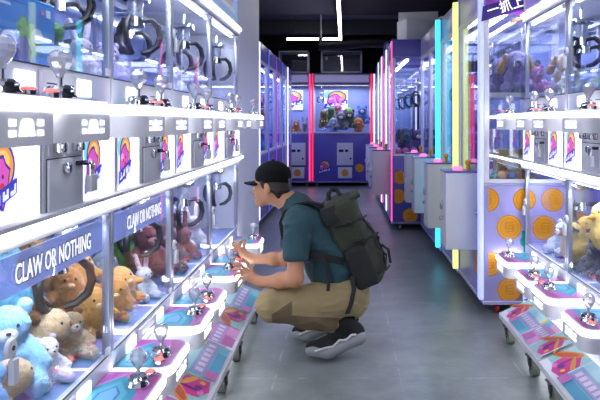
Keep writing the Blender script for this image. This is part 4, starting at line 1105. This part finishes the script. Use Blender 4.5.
# ------------------------------------------------------------------ the crouching person (facing -x)
YC = 3.34
skin = mat('skin', '#b98463', .5, vary=.06, vscale=30)
hairm = mat('dark_brown_hair', '#1f1511', .55, bump=.6, bscale=220)
shirtm = mat('teal_cotton', '#24454f', .85, bump=.2, bscale=90)
trm = None
def trouser_mat():
    m = mat('khaki_with_knee_panel', '#94835f', .85, bump=.2, bscale=90); nt = m.node_tree; b = nt.nodes['Principled BSDF']
    tc = nt.nodes.new('ShaderNodeTexCoord'); sx = nt.nodes.new('ShaderNodeSeparateXYZ'); nt.links.new(tc.outputs['Object'], sx.inputs[0])
    def mth(op, a, c):
        n = nt.nodes.new('ShaderNodeMath'); n.operation = op
        for i, v in enumerate((a, c)):
            if isinstance(v, (int, float)): n.inputs[i].default_value = v
            else: nt.links.new(v, n.inputs[i])
        return n.outputs[0]
    X, Y, Z = sx.outputs
    l1 = mth('LESS_THAN', mth('ADD', Z, mth('MULTIPLY', mth('ADD', X, .3885), .1214)), .288)
    l2 = mth('MULTIPLY', mth('LESS_THAN', mth('SUBTRACT', Z, mth('MULTIPLY', mth('ADD', X, .378), .61)), .283), mth('LESS_THAN', X, -.272))
    c = mth('MAXIMUM', l1, l2)
    for q in (mth('GREATER_THAN', X, -.375), mth('LESS_THAN', Y, YC-.03), mth('GREATER_THAN', mth('ADD', Z, mth('MULTIPLY', X, .05)), .163)): c = mth('MULTIPLY', c, q)
    mx = nt.nodes.new('ShaderNodeMix'); mx.data_type = 'RGBA'; nt.links.new(c, mx.inputs[0])
    mx.inputs[6].default_value = (*lin('#94835f'), 1); mx.inputs[7].default_value = (*lin('#6b5d45'), 1)
    nt.links.new(mx.outputs[2], b.inputs['Base Color']); return m
trd = mat('olive_knee_panel', '#6b5d45', .85, bump=.2, bscale=90)
capm = mat('black_cap_cloth', '#07080d', .9, spec=.2, bump=.2, bscale=150)
strapm = mat('black_webbing', '#0f1014', .7)
packm = mat('olive_canvas', '#2c3226', .8, bump=.4, bscale=60)
packd = mat('black_mesh_pocket', '#14161a', .7, bump=.5, bscale=120)
V = lambda px, py, y: np.array(P(px, py, y))
# joints read off the photograph
hipN, kneN, ankN = V(349, 298, YC-.1), V(270, 304, YC-.19), V(344, 325, YC-.13)
balN, toeN, heeN = V(328, 354, YC-.13), V(310, 354.5, YC-.14), V(356, 338, YC-.12)
hipF, kneF, ankF = V(349, 298, YC+.1), V(277, 303, YC+.2), V(333, 323, YC+.14)
balF, toeF, heeF = V(309, 337, YC+.14), V(296, 338, YC+.15), V(342, 320, YC+.14)
shN, elN, wrN = V(297, 224, YC-.19), V(295, 279, YC-.24), V(262, 282, YC-.12)
shF, elF, wrF = V(296, 221, YC+.17), V(288, 259, YC+.24), V(254, 259, YC+.3)
pel, wai, che, nek = V(344, 290, YC), V(334, 262, YC), V(312, 230, YC), V(292, 206, YC)

# head frame: origin at the ear hole
HO = V(271.5, 186.5, YC)
pit, yaw = math.radians(2), math.radians(14)
fw = Vector((-math.cos(yaw)*math.cos(pit), math.sin(yaw)*math.cos(pit), -math.sin(pit)))
sd = Vector((math.sin(yaw), math.cos(yaw), 0))          # away from the camera
upv = sd.cross(fw); upv = upv if upv.z > 0 else -upv
HR = Matrix((fw, sd, upv)).transposed()
HS = .97
H = lambda f, s_, u: np.array(Vector(HO)+HR @ Vector((f*HS, s_*HS, u*HS)))
hr = lambda *r: np.array(r)*HS
body = SDF()
body.ell(H(-.005, 0, .035), hr(.095, .073, .085), HR).ell(H(.045, 0, -.03), hr(.052, .058, .078), HR, k=.03)
body.cap(H(.005, .05, -.05), H(.07, .018, -.092), .02*HS, .015*HS, k=.025).cap(H(.005, -.05, -.05), H(.07, -.018, -.092), .02*HS, .015*HS, k=.025)
body.ell(H(.078, 0, -.093), hr(.022, .024, .017), HR, k=.025)
body.cap(H(.094, 0, .0), H(.113, 0, -.035), .008, .0105, k=.012).ell(H(.102, .011, -.04), hr(.01, .007, .007), HR, k=.008).ell(H(.102, -.011, -.04), hr(.01, .007, .007), HR, k=.008)
body.cap(H(.086, .038, .012), H(.093, 0, .014), .009, .009, k=.015).cap(H(.086, -.038, .012), H(.093, 0, .014), .009, .009, k=.015)
for q in (-1, 1): body.ell(H(.094, q*.031, -.008), hr(.012, .015, .009), HR, k=.012, sub=True)
for q in (-1, 1): body.ell(H(.082, q*.031, -.008), hr(.011, .013, .0115), HR, k=.004)
body.ell(H(.096, 0, -.064), hr(.009, .021, .0055), HR, k=.006).ell(H(.094, 0, -.075), hr(.009, .018, .006), HR, k=.006)
for q in (-1, 1):
    body.ell(H(-.002, q*.073, -.005), hr(.019, .008, .031), HR, k=.008).ell(H(.003, q*.083, -.003), hr(.01, .006, .018), HR, k=.006, sub=True)
body.cap(H(-.02, 0, -.05), nek+np.array((.008, 0, .01)), .054, .06, k=.03).cap(nek+np.array((.008, 0, .01)), che, .05, .08, k=.05)
# trunk and legs under the clothes
body.cap(che, wai, .1, .1, k=.06).cap(wai, pel, .1, .11, k=.06)
for sh, el, wr, hip, kne, ank, bal, toe, hee, q in ((shN, elN, wrN, hipN, kneN, ankN, balN, toeN, heeN, -1), (shF, elF, wrF, hipF, kneF, ankF, balF, toeF, heeF, 1)):
    body.cap(che+np.array((-.03, q*.06, .04)), sh, .07, .052, k=.05)
    body.chain([sh, sh*.5+el*.5, el], [.052, .046, .04], k=.03).chain([el, el*.6+wr*.4, wr], [.04, .039, .026], k=.03)
    body.cap(pel, hip, .1, .09, k=.05).cap(hip, kne, .075, .052, k=.04).cap(kne, ank, .048, .036, k=.04)
    body.cap(ank, hee+np.array((0, 0, .02)), .034, .03, k=.03).cap(hee+np.array((0, 0, .02)), bal+np.array((0, 0, .03)), .028, .03).cap(bal+np.array((0, 0, .03)), toe+np.array((0, 0, .02)), .028, .02)
# hands
def hand(wr, palm_c, n_, tips, thumb, rad=.0085):
    """wr wrist, palm_c palm centre; tips: list of [knuckle, mid, tip]"""
    body.cap(wr, palm_c, .027, .03, k=.02)
    for i, ch in enumerate(tips):
        r = rad*(1 if i < 3 else .85)
        body.cap(palm_c, ch[0], .02, .0125, k=.012)
        body.chain(ch, [r*1.15, r*1.05, r*.95, r*.8][:len(ch)], k=.004)
    body.cap(palm_c, thumb[0], .02, .014, k=.012); body.chain(thumb, [.012, .0105, .009], k=.004)
# near hand: open, fingers reaching up and forward over the deck edge
yn = YC-.1
pc = V(252.5, 278, yn)
hand(wrN, pc, None, [
    [V(245.5, 269.5, yn+.03), V(240.5, 264.5, yn+.035), V(236, 263.5, yn+.045), V(233, 265, yn+.05)],
    [V(244.5, 272.5, yn+.01), V(239, 268.5, yn+.012), V(234.5, 268.5, yn+.02), V(231.5, 271, yn+.025)],
    [V(245, 275.5, yn-.01), V(240, 273, yn-.012), V(236, 274, yn-.004), V(234, 277, yn+.0)],
    [V(246.5, 278.5, yn-.027), V(242, 278, yn-.03), V(239, 279.5, yn-.025), V(237.5, 282, yn-.02)]],
    [V(252, 270, yn+.045), V(247, 263, yn+.055), V(242.5, 259, yn+.06)])
# far hand: wrapped round the stick knob
JK = np.array((-.8+.135, 3.58+.148-.03+.002, .424+.09))
yf = wrF[1]
pf = V(246, 256, yf+.005)
def around(a, r, dz): return JK+np.array((math.cos(a)*r, math.sin(a)*r, dz))
hand(wrF, pf, None, [
    [V(240.5, 250, yf+.0), around(-1.0, .048, .022), around(-1.9, .04, .018), around(-2.5, .036, .012)],
    [V(240.8, 252.5, yf-.0), around(-1.0, .046, .004), around(-1.9, .039, .0), around(-2.5, .036, -.004)],
    [V(241.5, 255.5, yf-.0), around(-1.0, .045, -.015), around(-1.8, .037, -.018), around(-2.4, .034, -.022)],
    [V(243, 258, yf-.0), around(-.9, .042, -.032), around(-1.6, .034, -.036), around(-2.2, .03, -.038)]],
    [V(244, 250, yf+.02), around(.1, .045, .025), around(.9, .038, .02)])
person = soft('person', body, .0046, [skin])
tag(person, 'crouching person in black cap, teal shirt and khaki trousers working a joystick', 'person')
for q in (-1, 1):
    e = MB().use(mat('eye_white', '#d8d4d0', .2)).ball(H(.083, q*.031, -.008), .0095).use(M['eye']).ball(H(.0895, q*.031, -.0085), .0048)
    e.build('eye', None, person)
    MB().use(hairm).tube([H(.094, q*.014, .009), H(.096, q*.03, .014), H(.086, q*.048, .01)], [.002, .003, .0015], 6).build('eyebrow', None, person)
# hair below the cap
hs = SDF().ell(H(-.02, 0, .02), hr(.088, .078, .075), HR, k=.01).cap(H(-.075, .0, -.02), H(-.07, 0, -.055), .035, .022, k=.02)
for q in (-1, 1): hs.cap(H(-.055, q*.045, -.02), H(-.055, q*.04, -.052), .028, .015, k=.02).cap(H(.032, q*.066, .03), H(.026, q*.068, .0), .012, .006, k=.01)
for q in (-1, 1): hs.ell(H(.004, q*.085, -.012), hr(.022, .02, .034), HR, k=.008, sub=True)
hs.ell(H(.085, 0, -.03), hr(.075, .09, .075), HR, k=.01, sub=True)
soft('hair', hs, .0045, [hairm], person)
# cap
cp = SDF().ell(H(-.012, 0, .062), hr(.107, .084, .087), HR, k=.01)
cp.ell(H(-.0, 0, -.045), hr(.2, .2, .075), HR, k=.006, sub=True)
capo = soft('cap', cp, .005, [capm], person); capo['label'] = 'black baseball cap'
bm = MB().use(capm)
NS = 14; top = []
for i in range(NS+1):
    a = -1.25+2.5*i/NS
    cth, sth = math.cos(a), math.sin(a)
    top.append(((.062*cth+.03, .08*sth), (.03+.135*cth, .074*sth*1.06)))
bv = []
for dz in (.0, -.006):
    row = []
    for (a0, b0), (a1, b1) in top:
        drop = lambda b: -.012*(b/.08)**2
        row.append([bm.bm.verts.new(H(a0+(a1-a0)*t, b0+(b1-b0)*t, .036+dz+drop(b0)-.008*t)) for t in (0, .35, .7, 1)])
    bv.append(row)
fs = []
for rr in bv:
    for i in range(NS):
        for j in range(3): fs.append(bm.bm.faces.new((rr[i][j], rr[i+1][j], rr[i+1][j+1], rr[i][j+1])))
for i in range(NS): fs.append(bm.bm.faces.new((bv[0][i][3], bv[0][i+1][3], bv[1][i+1][3], bv[1][i][3])))
bm._fin(fs, True); bm.build('brim', None, capo)
MB().use(capm).ball(H(-.015, 0, .15), .007).build('cap_button', None, capo)
MB().use(mat('cap_patch', '#3c3030', .5)).obox(H(-.117, -.015, .035), (.003, .022, .012), HR, .001).build('strap_patch', None, capo)
# shirt
sh_ = SDF()
for q in (-1, 1):
    sh_.cap(che+np.array((-.01, q*.075, .025)), wai+np.array((.0, q*.06, 0)), .105, .105, k=.06).cap(wai+np.array((.0, q*.06, 0)), pel+np.array((.012, q*.06, .025)), .108, .1, k=.06)
    s0, e0 = (shN, elN) if q < 0 else (shF, elF)
    sh_.cap(nek+np.array((.03, q*.045, -.02)), s0+np.array((.005, -q*.015, .004)), .065, .066, k=.05).cap(s0, s0*.42+e0*.58, .068, .064, k=.035)
sh_.ell(wai+np.array((-.055, 0, -.02)), (.1, .135, .11), k=.06).ell(che+np.array((-.045, 0, -.03)), (.09, .14, .12), k=.06)
sh_.cap(nek+np.array((.03, 0, -.015)), che+np.array((-.0, 0, .02)), .08, .115, k=.05).cap(nek+np.array((.012, 0, -.004)), nek+np.array((.0, 0, .012)), .066, .064, k=.02)
for q, s0, e0 in ((-1, shN, elN), (1, shF, elF)):      # open sleeve ends
    d = (e0-s0)/np.linalg.norm(e0-s0)
    R_ = Vector(d).to_track_quat('Z', 'Y').to_matrix()
    sh_.ell(s0*.42+e0*.58+d*.066, (.09, .09, .05), R_, k=.004, sub=True)
so = soft('shirt', sh_, .006, [shirtm], person, fold=(.007, (11, 7, 17))); so['label'] = 'teal short-sleeved shirt'
MB().use(shirtm).tube([nek+np.array((.058*math.cos(a)-.004, .062*math.sin(a), .012+.026*math.cos(a))) for a in np.linspace(0, 2*PI, 24, endpoint=False)], .012, 8, True).build('collar', None, so)
# trousers
trm = trouser_mat()
tr = SDF()
tr.cap(pel+np.array((.0, .06, -.0)), pel+np.array((0, -.06, -.0)), .112, .112, k=.04).ell(pel+np.array((-.03, 0, .02)), (.14, .17, .12), k=.05)
for hip, kne, ank in ((hipN, kneN, ankN), (hipF, kneF, ankF)):
    cuf = kne*.17+ank*.83
    tr.cap(hip+np.array((-.0, 0, .0)), kne+np.array((.01, 0, .0)), .108, .07, k=.05).ell(kne+np.array((.0, 0, -.005)), (.07, .075, .075), k=.03, m=0)
    tr.cap(kne+np.array((.02, 0, -.02)), kne*.5+ank*.5, .066, .068, k=.03, m=1).cap(kne*.5+ank*.5, cuf, .068, .055, k=.03, m=1)
    tr.cap(hip+np.array((-.05, 0, -.03)), kne*.5+ank*.5+np.array((.02, 0, .01)), .075, .05, k=.05, m=0)
    d = (ank-kne)/np.linalg.norm(ank-kne); R_ = Vector(d).to_track_quat('Z', 'Y').to_matrix()
    tr.ell(cuf+d*.075, (.09, .09, .06), R_, k=.004, sub=True)
def panel(c, i):
    # darker knee-to-cuff panel on the outer near shank
    px, py = CX+F_*c[0]/c[1], CY+F_*(CZ-c[2])/c[1]
    if c[1] < YC-.02 and py > 309+(px-270)*.12 and px > 271 and py < 330.5+(px-300)*.05: return 1
    return 0
tro = soft('trousers', tr, .005, [trm], person, fold=(.006, (9, 14, 22))); tro['label'] = 'khaki trousers with darker knee panels'
# shoes
def shoe(ank, hee, bal, toe, near):
    up = np.array((0, 0, 1.0)); yv = np.array((0, 1.0, 0))
    s = SDF()
    s.cap(hee+np.array((0, 0, .036)), bal+np.array((0, 0, .048)), .04, .044, k=.03).cap(bal+np.array((0, 0, .048)), toe+np.array((0.006, 0, .04)), .044, .03, k=.03)
    s.cap(ank+np.array((.004, 0, .015)), ank*.5+bal*.5+np.array((0, 0, .04)), .047, .04, k=.03).cap(ank+np.array((.012, 0, .02)), hee+np.array((-.0, 0, .03)), .044, .042, k=.03)
    u = soft('shoe', s, .005, [mat('black_knit_shoe', '#0e0f13', .75, bump=.3, bscale=120)], person); u['label'] = 'black knit shoe with thick grey sole'
    sl = SDF()
    for q in (-1, 1):
        sl.cap(hee+np.array((.012, q*.016, .012)), bal+np.array((.0, q*.024, .024)), .041, .036, k=.02).cap(bal+np.array((0, q*.02, .02)), toe+np.array((.008, q*.014, .026)), .036, .028, k=.02)
    sl.cap(toe+np.array((.004, 0, .026)), toe+np.array((.03, 0, .05)), .024, .02, k=.02)
    so_ = soft('sole', sl, .005, [mat('grey_foam_sole', '#94989d', .55)], u)
    pts = []
    for t, h in ((.0, .05), (.12, .066), (.26, .05), (.42, .078), (.58, .058), (.75, .07), (.92, .05)):
        b = hee*(1-t/.72)+bal*(t/.72) if t < .72 else bal*(1-(t-.72)/.28)+toe*((t-.72)/.28)
        pts.append(b+np.array((0, -.054 if near else -.054, h*.75)))
    MB().use(mat('white_rubber_trim', '#d5d6d8', .5)).tube(pts, .006, 8).build('sole_trim', None, u)
    MB().use(strapm).tube([ank+np.array((.052, 0, .01)), ank+np.array((.075, 0, .03)), ank+np.array((.066, 0, .055)), ank+np.array((.042, 0, .05))], .006, 6).build('heel_loop', None, u)
    return u
shoe(ankN, heeN, balN, toeN, True); shoe(ankF, heeF, balF, toeF, False)

# ------------------------------------------------------------------ backpack
ax = V(373, 283, YC)-V(340, 198, YC); L_ = np.linalg.norm(ax); ax /= L_      # down the pack
nrm = np.array((-ax[2], 0, ax[0])); nrm = nrm if nrm[0] > 0 else -nrm          # away from the back
PR_ = Matrix((Vector(nrm), Vector((0, 1, 0)), Vector(-ax))).transposed()
PO = V(353, 240, YC)
Q = lambda n, y, u: PO+nrm*n+np.array((0, y, 0))-ax*u
pk = SDF().box(Q(-.005, 0, -.0), (.1, .155, .245), PR_, .05).box(Q(.05, 0, -.075), (.075, .125, .14), PR_, .045, k=.02).ell(Q(-.015, 0, .21), (.105, .14, .05), PR_, k=.05)
pack = soft('backpack', pk, .007, [packm]); tag(pack, 'dark olive canvas backpack on the back of the crouching person', 'backpack')
def loc_(n, y, u): return Q(n, y, u)
sp = SDF().box(Q(.0, -.155, -.12), (.07, .028, .115), PR_, .025)
s_ = soft('side_pocket', sp, .006, [packd], pack)
MB().use(packd).tube([Q(.075, -.09, .21), Q(.1, -.1, .1), Q(.13, -.1, .0), Q(.135, -.1, -.1), Q(.11, -.1, -.2)], .006, 6).build('piping', None, pack)
MB().use(packd).tube([Q(.12, -.06, .04), Q(.14, -.1, -.02), Q(.12, -.14, -.06), Q(.145, -.1, -.12), Q(.12, -.14, -.17)], .0055, 6).tube([Q(.14, -.1, -.06), Q(.165, -.09, -.1), Q(.15, -.1, -.17)], .008, 6).build('bungee_cord', None, pack)
MB().use(strapm).tube([V(328, 209, YC-.05), V(328.5, 194, YC-.05), V(331, 189.5, YC-.03), V(337, 190, YC-.03), V(340, 196, YC-.05), V(342, 209, YC-.05)], .013, 8).build('carry_handle', None, pack)
MB().use(packd).obox(Q(-.06, -.1, .19), (.045, .06, .05), PR_, .01).build('yoke_patch', None, pack)
for u_, n0, n1 in ((.13, -.06, .1), (.02, .0, .125), (-.17, .0, .12)):
    MB().use(strapm).tube([Q(n0, -.163, u_), Q((n0+n1)/2, -.166, u_-.01), Q(n1, -.13, u_-.015), Q(n1+.02, -.06, u_-.02)], .006, 6).obox(Q((n0+n1)/2, -.168, u_-.01), (.014, .006, .011), PR_, .002).build('compression_strap', None, pack)
MB().use(packm).obox(Q(.03, 0, .235), (.1, .13, .012), PR_, .01).build('top_flap', None, pack)
MB().use(mat('grey_label', '#8f9488', .6)).obox(Q(-.09, -.14, -.06), (.014, .02, .02), PR_, .003).build('side_label', None, pack)
def ribbon(name, pts, wv, th=.006, mat_=strapm):
    mb = MB().use(mat_); pts = [Vector(p) for p in pts]; ring = []
    for i, p in enumerate(pts):
        t = (pts[min(i+1, len(pts)-1)]-pts[max(i-1, 0)]).normalized(); w_ = Vector(wv[i] if isinstance(wv, list) else wv)
        n_ = t.cross(w_).normalized()*th
        ring.append([mb.bm.verts.new(q) for q in (p+w_+n_, p-w_+n_, p-w_-n_, p+w_-n_)])
    fs = []
    for a, b in zip(ring[:-1], ring[1:]):
        for k in range(4): fs.append(mb.bm.faces.new((a[k], a[(k+1) % 4], b[(k+1) % 4], b[k])))
    fs += [mb.bm.faces.new(ring[0][::-1]), mb.bm.faces.new(ring[-1])]
    mb._fin(fs, False); return mb.build(name, None, pack)
for q in (-1, 1):
    ys = YC+q*.095
    ribbon('shoulder_strap', [Q(-.07, q*.06, .2), V(322, 205, ys), V(308, 201.5, ys), V(295, 204, ys), V(285, 211, ys), V(280.5, 222, ys), V(283, 238, ys), V(296, 252, YC+q*.17), V(318, 256, YC+q*.2), V(342, 261, YC+q*.17), Q(-.07, q*.13, -.1)], [(0, .03, 0)]*5+[(0, .026, 0)]*2+[(.012, 0, .02), (0, 0, .02), (0, 0, .02), (0, 0, .02)], .007)
    ribbon('hip_strap', [Q(-.05, q*.14, -.2), V(352, 277, YC+q*.185), V(354, 290, YC+q*.2), V(351, 304, YC+q*.215), V(347, 314, YC+q*.225)], (.012, 0, 0), .005)
    ribbon('loose_strap', [V(322, 257, YC+q*.2), V(327, 268, YC+q*.205), V(329, 280, YC+q*.212), V(328, 291, YC+q*.22)], (.009, 0, 0), .004)
